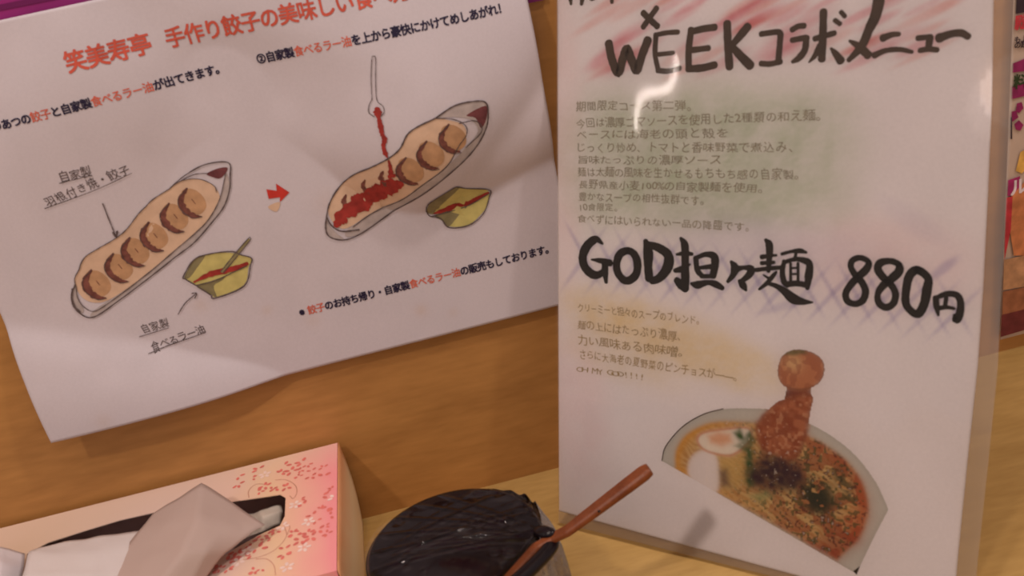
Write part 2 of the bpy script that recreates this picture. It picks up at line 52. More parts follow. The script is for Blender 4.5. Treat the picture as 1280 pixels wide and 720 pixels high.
SKETCH = [["graphite","note_underline",[[52.93,131.76,0.39],[68.76,132.01,0.39]]],["graphite","note_underline ",[[41.41,121.18,0.39],[67.17,124.44,0.39],[86.89,128.39,0.39]]],["graphite","note_arrow",[[68.4,116.91,0.55],[68.2,107.49,0.56],[68.28,98.72,0.57]]],["graphite","note_arrow",[[67.66,101.52,0.81],[68.21,98.52,0.81],[69.85,101.39,0.81]]],["graphite","note_underline  ",[[60.67,43.24,0.43],[76.32,44.13,0.43]]],["graphite","note_underline   ",[[62.42,33.54,0.44],[93.53,36.4,0.44]]],["graphite","note_arrow ",[[83.5,50.25,0.47],[89.04,55.36,0.47],[96.21,59.04,0.47]]],["graphite","note_arrow ",[[93.87,59.68,0.51],[96.21,59.04,0.51],[94.58,56.67,0.51]]],["graphite","dumpling_boat_drawing",[[101.81,116.59,0.64],[110.56,120.88,0.64],[121.79,123.92,0.64],[133.0,122.25,0.64],[131.84,115.32,0.65],[129.53,108.9,0.65],[124.0,100.86,0.66],[114.95,93.63,0.66],[103.4,85.82,0.66],[92.81,81.11,0.67],[74.96,72.87,0.67],[57.2,65.18,0.67],[42.52,59.96,0.67],[36.58,64.14,0.67],[35.29,69.85,0.66],[37.0,75.19,0.66],[40.29,79.24,0.66]]],["graphite","dumpling_boat_drawing",[[130.33,117.54,0.44],[123.09,105.04,0.45],[114.18,95.9,0.45],[104.87,90.29,0.45],[94.07,84.85,0.46],[79.54,77.42,0.46],[63.49,70.15,0.46],[49.37,64.31,0.46],[43.24,63.13,0.46],[39.86,66.92,0.46],[38.84,72.21,0.46],[40.41,78.39,0.45]]],["graphite","dumpling_boat_drawing",[[101.71,116.31,0.48],[91.78,112.91,0.48],[87.18,110.18,0.48],[82.57,107.45,0.48],[74.54,101.31,0.48],[67.46,97.91,0.49],[57.57,94.91,0.49],[50.88,92.66,0.49],[47.11,89.63,0.49],[44.97,86.64,0.49],[41.3,82.74,0.49],[40.29,79.24,0.49]]],["graphite","dumpling_boat_drawing",[[101.81,116.59,0.4],[108.4,118.8,0.4],[116.77,117.5,0.4],[122.57,112.66,0.4],[122.87,109.0,0.41]]],["graphite","dumpling_boat_drawing",[[105.23,118.05,0.4],[114.75,120.3,0.4],[121.77,119.34,0.4]]],["graphite","dumpling_boat_drawing",[[38.11,77.37,0.91],[36.15,72.94,0.91],[35.8,68.04,0.92],[37.1,64.33,0.92]]],["brown","dumpling_boat_drawing",[[50.49,84.84,0.89],[45.58,79.95,2.97],[45.26,74.27,3.59],[48.02,70.03,2.71],[51.74,68.35,0.75]]],["graphite","dumpling_boat_drawing",[[50.62,84.81,0.37],[44.37,80.28,0.37],[43.74,74.19,0.37],[47.58,68.82,0.38],[52.29,68.2,0.38]]],["brown","dumpling_boat_drawing",[[50.7,78.57,0.33],[51.5,75.89,0.33]]],["brown","dumpling_boat_drawing",[[63.78,90.55,0.88],[58.92,85.68,2.96],[58.66,80.04,3.58],[61.47,75.84,2.7],[65.21,74.17,0.75]]],["graphite","dumpling_boat_drawing",[[63.92,90.51,0.37],[57.71,86.01,0.37],[57.14,79.96,0.37],[61.04,74.63,0.37],[65.76,74.02,0.38]]],["brown","dumpling_boat_drawing",[[64.06,84.32,0.33],[64.89,81.65,0.33]]],["brown","dumpling_boat_drawing",[[74.34,96.6,0.88],[69.53,91.77,2.95],[69.32,86.18,3.56],[72.16,82.0,2.69],[75.91,80.35,0.75]]],["graphite","dumpling_boat_drawing",[[74.48,96.57,0.37],[68.32,92.09,0.37],[67.81,86.09,0.37],[71.74,80.81,0.37],[76.46,80.21,0.37]]],["brown","dumpling_boat_drawing",[[74.68,90.42,0.33],[75.53,87.78,0.33]]],["brown","dumpling_boat_drawing",[[85.78,101.91,0.88],[81.01,97.1,2.94],[80.85,91.54,3.55],[83.73,87.4,2.68],[87.49,85.77,0.75]]],["graphite","dumpling_boat_drawing",[[85.91,101.87,0.36],[79.79,97.42,0.37],[79.34,91.46,0.37],[83.32,86.22,0.37],[88.04,85.62,0.37]]],["brown","dumpling_boat_drawing",[[86.16,95.77,0.33],[87.04,93.14,0.33]]],["brown","dumpling_boat_drawing",[[98.52,109.03,0.87],[93.81,104.27,2.92],[93.7,98.76,3.53],[96.62,94.66,2.66],[100.4,93.05,0.74]]],["graphite","dumpling_boat_drawing",[[98.65,109.0,0.36],[92.59,104.58,0.36],[92.19,98.67,0.37],[96.23,93.49,0.37],[100.95,92.91,0.37]]],["brown","dumpling_boat_drawing",[[98.97,102.95,0.32],[99.87,100.35,0.33]]],["brown","dumpling_boat_drawing",[[109.42,114.38,0.87],[104.76,109.65,2.91],[104.7,104.18,3.52],[107.66,100.11,2.65],[111.45,98.51,0.74]]],["graphite","dumpling_boat_drawing",[[109.56,114.35,0.36],[103.53,109.95,0.36],[103.19,104.09,0.37],[107.27,98.94,0.37],[112.0,98.37,0.37]]],["brown","dumpling_boat_drawing",[[109.93,108.35,0.32],[110.85,105.76,0.32]]],["graphite","sauced_boat_drawing",[[238.76,124.13,0.7],[248.8,127.86,0.7],[258.02,128.0,0.7],[265.18,125.59,0.7],[264.48,116.58,0.71],[260.0,108.81,0.72],[252.1,101.29,0.72],[241.16,94.43,0.72],[223.12,84.41,0.73],[205.49,76.62,0.73],[187.96,69.56,0.74],[178.21,68.27,0.73],[171.33,71.72,0.73],[170.43,76.9,0.73],[173.27,84.33,0.72],[176.38,90.01,0.72],[182.74,96.41,0.71],[191.93,102.06,0.71],[201.92,105.12,0.71],[212.09,108.91,0.71],[218.43,112.82,0.7],[223.84,119.24,0.7],[230.67,122.22,0.7],[238.76,124.13,0.7]]],["graphite","sauced_boat_drawing",[[238.76,124.13,0.45],[247.38,121.66,0.45],[252.58,117.38,0.46],[252.41,112.48,0.46],[247.25,107.48,0.46],[238.89,98.16,0.47],[224.58,90.5,0.47],[211.84,83.18,0.47],[195.0,78.47,0.47],[184.47,74.11,0.47]]],["graphite","sauced_boat_drawing",[[249.84,118.94,0.5],[258.14,118.07,0.5],[260.41,112.13,0.5],[250.78,105.85,0.51]]],["graphite","sauced_boat_drawing",[[172.56,82.89,0.76],[173.76,77.68,0.77],[178.0,73.3,0.77],[186.99,71.8,0.78]]],["brown","sauced_boat_drawing",[[220.24,107.72,0.9],[215.28,102.65,2.73],[215.73,97.0,3.35],[219.06,93.47,2.45],[222.66,92.26,0.77]]],["graphite","sauced_boat_drawing",[[220.53,107.65,0.38],[214.12,102.93,0.38],[214.16,96.91,0.38],[218.77,92.26,0.38],[223.11,91.51,0.38]]],["brown","sauced_boat_drawing",[[232.05,113.9,0.9],[227.14,108.87,2.71],[227.65,103.26,3.34],[231.0,99.76,2.44],[234.61,98.57,0.76]]],["graphite","sauced_boat_drawing",[[232.34,113.83,0.37],[225.98,109.15,0.38],[226.08,103.17,0.38],[230.72,98.57,0.38],[235.06,97.82,0.38]]],["brown","sauced_boat_drawing",[[244.63,119.7,0.9],[239.78,114.7,2.7],[240.34,109.13,3.33],[243.73,105.66,2.43],[247.35,104.48,0.76]]],["graphite","sauced_boat_drawing",[[244.92,119.64,0.37],[238.61,114.97,0.37],[238.77,109.04,0.38],[243.46,104.47,0.38],[247.81,103.74,0.38]]],["brown","sauced_boat_drawing",[[185.33,91.77,0.76],[183.3,88.26,2.44],[184.74,83.85,2.46]]],["brown","sauced_boat_drawing",[[197.1,98.41,0.76],[195.11,94.93,2.43],[196.59,90.56,2.45]]],["brown","sauced_boat_drawing",[[207.32,102.23,0.76],[205.35,98.76,2.43],[206.87,94.41,2.44]]],["chili","sauced_boat_drawing",[[176.22,77.05,3.4],[181.22,82.31,6.46],[190.52,85.15,8.29],[199.3,89.08,8.89],[207.95,92.54,9.48],[214.44,93.65,5.2]]],["chili","sauced_boat_drawing",[[183.53,81.07,3.7],[186.18,81.7,4.62]]],["chili","sauced_boat_drawing",[[191.82,83.03,4.19],[194.48,83.66,5.24]]],["chili","sauced_boat_drawing",[[201.43,87.09,3.69],[204.08,87.72,4.61]]],["chili","sauced_boat_drawing",[[188.67,88.69,3.18],[191.31,89.31,3.97]]],["chili","sauced_boat_drawing",[[208.66,94.12,3.66],[211.3,94.75,4.58]]],["chili","sauced_boat_drawing",[[178.13,78.36,3.21],[180.79,78.99,4.01]]],["chili","sauced_boat_drawing",[[198.04,91.96,3.17],[200.68,92.59,3.97]]],["chili","sauced_boat_drawing",[[209.79,98.62,1.94],[212.42,99.24,2.43]]],["chili","ladle_drawing",[[212.36,133.76,3.79],[211.99,131.14,3.21],[211.9,127.84,2.05],[211.76,124.39,2.65],[211.6,121.38,2.07],[212.12,118.65,2.67],[210.69,115.45,1.79],[210.7,111.89,2.39],[211.22,109.12,0.6]]],["chili","ladle_drawing",[[211.43,107.51,1.2],[211.36,103.6,2.11],[210.53,99.07,2.73]]],["graphite","ladle_drawing",[[210.99,138.85,0.36],[213.09,148.68,0.36],[215.93,157.91,0.35],[217.01,158.67,0.35],[217.6,157.53,0.35],[215.19,148.21,0.36],[213.24,138.33,0.36],[215.35,134.86,0.36],[215.12,131.61,0.36],[213.23,130.1,0.36]]],["graphite","ladle_drawing",[[210.99,138.85,0.36],[208.77,136.09,0.36],[207.93,132.84,0.36],[210.0,130.4,0.36]]],["chili","bowl_drawing",[[227.72,70.47,0.95],[237.55,71.62,3.48],[247.25,72.14,2.85],[258.51,74.58,1.27]]],["graphite","bowl_drawing",[[225.17,69.79,0.66],[224.19,74.34,0.65],[227.23,78.5,0.65],[240.36,84.01,0.65],[243.43,83.57,0.65],[247.63,81.06,0.65],[259.33,76.19,0.66],[258.4,71.81,0.66],[253.5,63.91,0.66],[244.47,59.5,0.67],[233.82,60.9,0.66],[230.45,67.12,0.66],[225.17,69.79,0.66]]],["graphite","bowl_drawing",[[225.85,69.29,0.48],[245.21,70.17,0.48],[258.9,74.16,0.48]]],["chili","bowl_and_spoon_drawing",[[96.99,65.43,0.92],[106.53,67.55,3.07],[117.2,67.37,2.77],[125.96,68.38,1.85]]],["graphite","bowl_and_spoon_drawing",[[92.78,69.74,0.63],[100.53,77.1,0.63],[108.48,78.29,0.63],[120.18,76.85,0.63],[124.55,73.73,0.64],[128.99,70.73,0.64],[127.28,66.69,0.64],[120.79,56.65,0.65],[104.46,53.94,0.65],[102.65,56.48,0.64],[97.68,62.9,0.64],[93.3,68.1,0.63],[92.78,69.74,0.63]]],["graphite","bowl_and_spoon_drawing",[[97.22,63.36,0.47],[108.36,63.71,0.47],[125.58,67.14,0.47]]],["bowlshade","bowl_and_spoon_drawing",[[112.28,67.35,1.38],[120.63,73.44,1.37],[130.9,80.93,1.21]]],["graphite","bowl_and_spoon_drawing",[[111.72,67.5,0.38],[120.45,74.31,0.38],[130.43,81.38,0.38],[131.79,81.35,0.38],[130.53,79.72,0.38],[121.1,72.49,0.38],[112.93,66.51,0.38]]]]
SKETCH_FILL = [["skin","dumpling_boat_drawing",[[101.81,116.59],[108.4,118.8],[116.67,117.22],[122.43,112.23],[123.09,105.04],[114.28,96.19],[104.96,90.58],[93.97,84.55],[79.64,77.72],[63.59,70.46],[50.21,66.59],[42.33,69.59],[39.86,76.89],[41.14,82.29],[45.08,86.93],[49.0,91.55],[57.57,94.91],[67.46,97.91],[74.65,101.6],[82.57,107.45],[91.78,112.91]]],["shade","dumpling_boat_drawing",[[130.24,117.26],[129.75,109.63],[124.92,101.42],[115.18,94.36],[103.49,86.12],[92.96,81.56],[75.06,73.17],[57.31,65.48],[42.52,59.96],[43.76,63.33],[63.59,70.46],[79.64,77.72],[94.12,85.0],[104.96,90.58],[114.56,96.12],[123.09,105.04]]],["shade","dumpling_boat_drawing",[[40.3,80.06],[36.72,74.44],[35.12,68.23],[37.08,63.49],[39.29,65.4],[38.84,72.21]]],["maroon","dumpling_boat_drawing",[[121.0,119.22],[126.55,120.47],[131.69,119.97],[130.33,117.54],[126.41,115.42],[122.86,117.23]]],["gyoza","dumpling_boat_drawing",[[47.66,83.97],[53.02,83.68],[56.39,78.68],[56.11,72.98],[51.64,69.71],[47.11,71.61],[45.12,77.12]]],["gyoza","dumpling_boat_drawing",[[60.96,89.68],[66.32,89.39],[69.74,84.44],[69.53,78.78],[65.09,75.52],[60.54,77.4],[58.49,82.87]]],["gyoza","dumpling_boat_drawing",[[71.53,95.74],[76.89,95.46],[80.35,90.55],[80.19,84.93],[75.78,81.7],[71.22,83.56],[69.13,88.98]]],["gyoza","dumpling_boat_drawing",[[82.97,101.04],[88.33,100.78],[91.84,95.9],[91.73,90.32],[87.35,87.1],[82.77,88.95],[80.63,94.33]]],["gyoza","dumpling_boat_drawing",[[95.73,108.18],[101.08,107.92],[104.64,103.09],[104.58,97.56],[100.25,94.37],[95.65,96.19],[93.46,101.52]]],["gyoza","dumpling_boat_drawing",[[106.64,113.53],[112.0,113.28],[115.59,108.49],[115.59,102.99],[111.28,99.82],[106.67,101.63],[104.43,106.91]]],["skin","sauced_boat_drawing",[[238.76,124.13],[244.4,122.05],[251.21,118.16],[252.26,112.51],[247.25,107.48],[238.96,98.46],[224.66,90.81],[211.92,83.49],[195.08,78.78],[181.34,74.09],[175.93,77.12],[173.99,84.15],[176.38,90.01],[182.74,96.41],[191.93,102.06],[201.92,105.12],[212.09,108.91],[218.43,112.82],[223.84,119.24],[230.67,122.22]]],["shade","sauced_boat_drawing",[[238.76,124.13],[248.8,127.86],[258.02,128.0],[265.18,125.59],[264.17,115.89],[260.07,109.11],[252.17,101.59],[241.23,94.73],[223.19,84.72],[205.57,76.93],[188.05,69.87],[180.09,69.45],[181.13,73.32],[195.0,78.47],[211.84,83.18],[224.58,90.5],[238.89,98.16],[250.78,105.85],[258.49,112.59],[256.1,119.32],[247.65,122.82]]],["maroon","sauced_boat_drawing",[[254.38,122.01],[264.87,124.15],[263.75,117.52],[260.29,113.71],[258.46,119.53]]],["shade","sauced_boat_drawing",[[172.14,81.37],[170.37,76.09],[171.33,71.72],[178.21,68.27],[174.88,73.28],[172.74,77.94]]],["gyoza","sauced_boat_drawing",[[216.61,106.72],[222.35,106.9],[227.04,101.36],[226.18,95.23],[221.26,92.92],[217.74,94.43],[214.91,99.9]]],["gyoza","sauced_boat_drawing",[[228.43,112.91],[234.16,113.09],[238.9,107.6],[238.11,101.52],[233.21,99.23],[229.68,100.72],[226.79,106.14]]],["gyoza","sauced_boat_drawing",[[241.02,118.71],[246.75,118.9],[251.54,113.46],[250.81,107.41],[245.94,105.13],[242.39,106.61],[239.45,111.99]]],["bowl","bowl_drawing",[[228.47,70.28],[227.32,75.52],[240.22,83.39],[247.63,81.06],[258.62,75.87],[256.35,68.18],[252.73,64.1],[244.54,59.82],[234.39,61.26],[230.94,67.16]]],["bowlshade","bowl_drawing",[[224.72,71.23],[224.78,74.85],[228.05,78.62],[240.29,83.7],[243.22,82.65],[231.81,74.39],[229.22,70.09]]],["bowlshade","bowl_drawing",[[228.29,69.5],[245.21,70.17],[241.31,67.01],[233.59,61.29],[231.02,65.47]]],["bowl","bowl_and_spoon_drawing",[[93.33,69.09],[101.12,76.62],[108.38,77.99],[119.94,76.09],[128.61,70.5],[126.05,66.18],[120.6,57.04],[105.37,54.37],[103.04,56.71],[98.1,62.78]]],["bowlshade","bowl_and_spoon_drawing",[[97.4,62.97],[108.26,63.4],[113.24,64.58],[111.09,62.64],[105.85,60.69],[105.37,54.37],[102.75,56.79]]],["bowlshade","bowl_and_spoon_drawing",[[93.05,69.17],[100.43,76.8],[106.84,77.9],[100.42,72.18],[95.32,68.22]]],["redarrow","arrow_drawing",[[147.09,104.5],[151.89,102.43],[152.59,106.18],[157.89,100.06],[151.76,96.32],[152.49,98.78],[146.79,99.33]]],["skin","arrow_drawing",[[145.17,95.34],[151.76,96.32],[148.73,91.78]]]]
BOX_SLOT = [[-157.51,-27.38],[-136.9,-24.82],[-120.0,-23.4],[-102.46,-24.41],[-79.94,-29.12],[-57.64,-33.79],[-31.17,-38.87],[-27.88,-43.38],[-27.36,-60.34],[-29.41,-67.76],[-39.4,-70.88],[-52.79,-78.26],[-63.0,-85.29],[-71.43,-99.08],[-84.39,-110.65],[-111.06,-113.55],[-137.88,-95.26],[-160.74,-60.17],[-166.72,-33.16]]
FLOWERS = [[-56.78,-9.35,2.13,270.0,0.0],[-55.9,-17.89,2.13,225.0,0.0],[-48.18,-15.15,1.63,300.0,0.0],[-45.32,-7.28,2.25,45.0,0.0],[-40.27,-26.81,2.13,85.0,0.0],[-42.89,-30.83,1.75,265.0,0.0],[-35.96,-32.25,1.88,25.0,0.0],[-31.99,-17.2,2.13,10.0,0.0],[-30.36,-10.55,2.38,350.0,0.0],[-25.91,-18.21,2.5,0.0,0.0],[-20.14,-11.61,2.5,70.0,0.0],[-16.94,-15.94,1.75,205.0,0.0],[-20.83,-19.66,1.63,255.0,0.0],[-14.19,-23.68,1.88,55.0,0.0],[-7.71,-23.06,1.75,40.0,0.0],[-7.55,-32.17,2.5,30.0,0.0],[-2.51,-46.62,1.63,90.0,0.0],[-14.53,-28.93,2.0,200.0,0.0],[-21.58,-25.66,1.5,10.0,0.0],[-19.65,-48.9,1.63,330.0,0.0],[-17.53,-54.74,2.25,80.0,0.0],[-8.19,-50.75,2.38,310.0,0.0],[-7.97,-62.19,1.63,80.0,0.0],[-12.5,-66.47,2.13,70.0,0.0],[-10.53,-71.94,1.63,180.0,0.0],[-5.86,-78.49,1.5,320.0,0.0],[-4.88,-84.8,1.63,10.0,0.0],[-9.43,-79.91,2.13,300.0,0.0],[-28.1,-33.24,2.13,240.0,0.0],[-34.07,-31.39,2.13,215.0,0.0],[-22.09,-77.42,1.88,60.0,0.0],[-18.49,-77.49,1.63,150.0,0.0],[-18.2,-84.89,2.38,140.0,0.0],[-14.34,-80.74,2.0,85.0,0.0],[-12.89,-84.27,2.38,60.0,0.0],[-33.38,-69.59,1.88,160.0,0.0],[-37.72,-72.2,2.0,80.0,0.0],[-32.86,-77.2,1.5,150.0,0.0],[-43.72,-75.49,1.88,170.0,0.0],[-38.67,-82.64,2.5,345.0,0.0],[-41.88,-86.2,2.0,70.0,0.0],[-50.41,-79.83,2.38,200.0,0.0],[-47.35,-83.92,2.38,10.0,0.0],[-47.01,-78.42,1.75,220.0,0.0],[-54.05,-86.66,2.5,330.0,0.0],[-60.28,-85.45,2.38,210.0,0.0],[-57.02,-90.86,1.63,90.0,0.0],[-53.4,-92.35,1.75,250.0,0.0],[-25.94,-88.7,2.0,40.0,0.0],[-25.7,-92.96,2.0,250.0,0.0],[-36.46,-99.3,1.5,200.0,0.0],[-39.87,-99.22,1.75,110.0,0.0],[-61.38,-90.41,2.13,230.0,0.0],[-31.41,-71.93,1.75,130.0,0.0],[-36.44,-77.13,1.75,60.0,0.0],[-4.25,-62.26,2.5,170.0,0.0],[-3.23,-70.54,1.88,290.0,0.0],[-16.18,-91.4,3.0,0.0,1.0],[-14.66,-70.9,3.0,55.0,1.0],[-22.33,-52.6,3.0,70.0,1.0],[-23.85,-103.16,3.0,25.0,1.0],[-1.49,-55.41,3.0,50.0,1.0],[-48.59,-88.92,3.0,50.0,1.0],[-27.97,-68.92,3.0,60.0,1.0],[-41.19,-14.75,3.0,20.0,1.0],[-44.88,-82.15,3.0,70.0,1.0]]
SWIRL = [[[-48.41,-34.31,0.47],[-49.07,-27.16,0.48],[-45.54,-22.64,0.49],[-39.39,-25.46,0.48]],[[-34.6,-23.22,0.49],[-28.49,-26.04,0.48],[-23.19,-33.75,0.47],[-21.89,-41.21,0.46],[-23.57,-46.31,0.46],[-25.65,-42.87,0.46]],[[-27.03,-69.32,0.43],[-25.6,-78.84,0.42],[-30.44,-86.81,0.4],[-37.24,-89.52,0.4],[-46.01,-88.62,0.4]],[[-54.45,-75.28,0.42],[-50.1,-74.24,0.42],[-44.14,-70.93,0.42],[-37.25,-66.41,0.43]],[[-39.76,-90.53,0.4],[-34.38,-92.77,0.4],[-30.49,-99.1,0.39],[-29.12,-106.88,0.38]],[[-28.15,-65.79,0.43],[-24.24,-70.53,0.43],[-25.23,-77.54,0.42]]]
TISSUE_A = [[[-0.1975,-0.0359,0.0617],[-0.1817,-0.0409,0.0697],[-0.165,-0.0451,0.0777],[-0.1486,-0.0629,0.0727],[-0.1318,-0.0819,0.0677]],[[-0.2001,-0.0518,0.0637],[-0.181,-0.0687,0.0737],[-0.1608,-0.0831,0.0817],[-0.1492,-0.0852,0.0757],[-0.1399,-0.0889,0.0677]],[[-0.2058,-0.0615,0.0627],[-0.1853,-0.083,0.0707],[-0.1652,-0.1022,0.0777],[-0.1561,-0.1016,0.0737],[-0.1496,-0.0954,0.0667]],[[-0.2113,-0.0759,0.0607],[-0.1925,-0.0946,0.0677],[-0.1752,-0.1099,0.0717],[-0.1641,-0.1084,0.0667],[-0.1603,-0.1039,0.0617]],[[-0.2152,-0.0933,0.0577],[-0.1998,-0.1051,0.0617],[-0.1821,-0.1166,0.0637],[-0.1727,-0.1152,0.0597],[-0.1679,-0.1086,0.0547]]]
TISSUE_B = [[[-0.2516,-0.0389,0.0607],[-0.2344,-0.0427,0.0617],[-0.219,-0.0458,0.0617],[-0.2036,-0.0476,0.0607],[-0.1945,-0.0503,0.0577]],[[-0.2583,-0.0473,0.0647],[-0.2351,-0.0621,0.0677],[-0.2185,-0.0665,0.0667],[-0.2033,-0.0678,0.0637],[-0.1925,-0.0685,0.0597]],[[-0.2545,-0.0662,0.0657],[-0.232,-0.0821,0.0697],[-0.2152,-0.0865,0.0677],[-0.2043,-0.083,0.0627],[-0.1926,-0.0817,0.0577]],[[-0.255,-0.0804,0.0627],[-0.2322,-0.0958,0.0657],[-0.2147,-0.1015,0.0637],[-0.2014,-0.1011,0.0597],[-0.1913,-0.0953,0.0537]]]
TISSUE_C = [[[-0.3055,-0.0262,0.0637],[-0.2884,-0.0344,0.0677],[-0.274,-0.0405,0.0677],[-0.2628,-0.0429,0.0617]],[[-0.2953,-0.0487,0.0677],[-0.2794,-0.0565,0.0707],[-0.2661,-0.0607,0.0707],[-0.2596,-0.0548,0.0617]],[[-0.2904,-0.0639,0.0657],[-0.2757,-0.0721,0.0677],[-0.264,-0.075,0.0677],[-0.2586,-0.0677,0.0597]]]
TISSUE_D = [[[-0.1531,-0.0401,0.0517],[-0.1416,-0.0444,0.0527],[-0.1309,-0.0412,0.0497]],[[-0.1484,-0.0571,0.0547],[-0.1379,-0.0595,0.0567],[-0.1289,-0.0508,0.0517]],[[-0.1507,-0.0639,0.0517],[-0.1383,-0.0664,0.0537],[-0.1303,-0.0569,0.0487]]]
SPOON_IN = [[-0.0297,-0.1642,0.059],[-0.0203,-0.1551,0.0592],[-0.0069,-0.143,0.0598],[0.001,-0.1421,0.0615]]
GLINT_PUCKER = [[-0.0137,-0.123,0.062],[-0.0354,-0.1278,0.062],[-0.03,-0.1295,0.062],[-0.0255,-0.1414,0.062],[-0.0189,-0.1437,0.062],[-0.0262,-0.0949,0.062],[-0.0175,-0.0967,0.062],[-0.0637,-0.0952,0.062],[-0.0668,-0.0992,0.062],[-0.0578,-0.1427,0.062],[-0.0055,-0.1124,0.062],[-0.0023,-0.1184,0.062],[-0.0166,-0.1243,0.062],[-0.0657,-0.1316,0.062]]
KNOB = [0.0,-0.1396,0.0635]
NOTCH_LINE = [[-0.0259,-0.1634,0.06],[-0.0178,-0.1577,0.06],[-0.0092,-0.1508,0.06],[-0.0023,-0.144,0.06],[0.0014,-0.1373,0.06]]
SPOON = [[0.0064,-0.1448,0.0645],[0.0494,-0.1444,0.086]]
BROCHURE = [[0.3204,-0.0045,0.0116],[0.3232,-0.0045,0.223]]

# ---------------------------------------------------------------- helpers
def lin(c):
    return tuple((x / 255 / 12.92) if x / 255 <= .04045 else ((x / 255 + .055) / 1.055) ** 2.4 for x in c)
def new_mat(name):
    m = bpy.data.materials.new(name); m.use_nodes = True; nt = m.node_tree
    return m, nt, nt.nodes['Principled BSDF']
def mat(name, rgb, rough=.6, var=.12, scale=60, spec=.3, metal=0, bump=0, coat=0):
    m, nt, b = new_mat(name); c = lin(rgb)
    tc = nt.nodes.new('ShaderNodeTexCoord'); n = nt.nodes.new('ShaderNodeTexNoise'); n.inputs['Scale'].default_value = scale; n.inputs['Detail'].default_value = 4
    nt.links.new(tc.outputs['Object'], n.inputs['Vector'])
    r = nt.nodes.new('ShaderNodeValToRGB'); r.color_ramp.elements[0].position = .3; r.color_ramp.elements[1].position = .7
    r.color_ramp.elements[0].color = (*[x * (1 - var) for x in c], 1); r.color_ramp.elements[1].color = (*[min(1, x * (1 + var)) for x in c], 1)
    nt.links.new(n.outputs['Fac'], r.inputs['Fac']); nt.links.new(r.outputs['Color'], b.inputs['Base Color'])
    b.inputs['Roughness'].default_value = rough; b.inputs['Specular IOR Level'].default_value = spec; b.inputs['Metallic'].default_value = metal; b.inputs['Coat Weight'].default_value = coat
    if bump:
        bp = nt.nodes.new('ShaderNodeBump'); bp.inputs['Strength'].default_value = bump; bp.inputs['Distance'].default_value = .001
        nt.links.new(n.outputs['Fac'], bp.inputs['Height']); nt.links.new(bp.outputs['Normal'], b.inputs['Normal'])
    return m
def attr_mat(name, rough=.75, spec=.25):
    m, nt, b = new_mat(name)
    a = nt.nodes.new('ShaderNodeAttribute'); a.attribute_name = 'print_colour'
    tc = nt.nodes.new('ShaderNodeTexCoord'); n = nt.nodes.new('ShaderNodeTexNoise'); n.inputs['Scale'].default_value = 900; nt.links.new(tc.outputs['Object'], n.inputs['Vector'])
    mr = nt.nodes.new('ShaderNodeMapRange'); mr.inputs[3].default_value = .93; mr.inputs[4].default_value = 1.05; nt.links.new(n.outputs['Fac'], mr.inputs[0])
    mx = nt.nodes.new('ShaderNodeVectorMath'); mx.operation = 'SCALE'; nt.links.new(a.outputs['Color'], mx.inputs[0]); nt.links.new(mr.outputs[0], mx.inputs['Scale'])
    nt.links.new(mx.outputs[0], b.inputs['Base Color']); b.inputs['Roughness'].default_value = rough; b.inputs['Specular IOR Level'].default_value = spec
    return m
def wood(name, dark, light, stretch, rough, scale=6):
    m, nt, b = new_mat(name)
    tc = nt.nodes.new('ShaderNodeTexCoord'); mp = nt.nodes.new('ShaderNodeMapping'); mp.inputs['Scale'].default_value = stretch
    nt.links.new(tc.outputs['Object'], mp.inputs['Vector'])
    n = nt.nodes.new('ShaderNodeTexNoise'); n.inputs['Scale'].default_value = scale; n.inputs['Detail'].default_value = 7; n.inputs['Roughness'].default_value = .6; n.inputs['Distortion'].default_value = .4
    n2 = nt.nodes.new('ShaderNodeTexNoise'); n2.inputs['Scale'].default_value = scale * 9; n2.inputs['Detail'].default_value = 5
    nt.links.new(mp.outputs[0], n.inputs['Vector']); nt.links.new(mp.outputs[0], n2.inputs['Vector'])
    r = nt.nodes.new('ShaderNodeValToRGB'); r.color_ramp.elements[0].position = .32; r.color_ramp.elements[1].position = .68
    r.color_ramp.elements[0].color = (*lin(dark), 1); r.color_ramp.elements[1].color = (*lin(light), 1)
    ad = nt.nodes.new('ShaderNodeMath'); ad.operation = 'MULTIPLY_ADD'; ad.inputs[1].default_value = .35; nt.links.new(n2.outputs['Fac'], ad.inputs[0])
    ml = nt.nodes.new('ShaderNodeMath'); ml.operation = 'MULTIPLY'; ml.inputs[1].default_value = .65; nt.links.new(n.outputs['Fac'], ml.inputs[0]); nt.links.new(ml.outputs[0], ad.inputs[2])
    nt.links.new(ad.outputs[0], r.inputs['Fac']); nt.links.new(r.outputs['Color'], b.inputs['Base Color'])
    b.inputs['Roughness'].default_value = rough; b.inputs['Specular IOR Level'].default_value = .35
    bp = nt.nodes.new('ShaderNodeBump'); bp.inputs['Strength'].default_value = .08; bp.inputs['Distance'].default_value = .001
    nt.links.new(ad.outputs[0], bp.inputs['Height']); nt.links.new(bp.outputs['Normal'], b.inputs['Normal'])
    return m
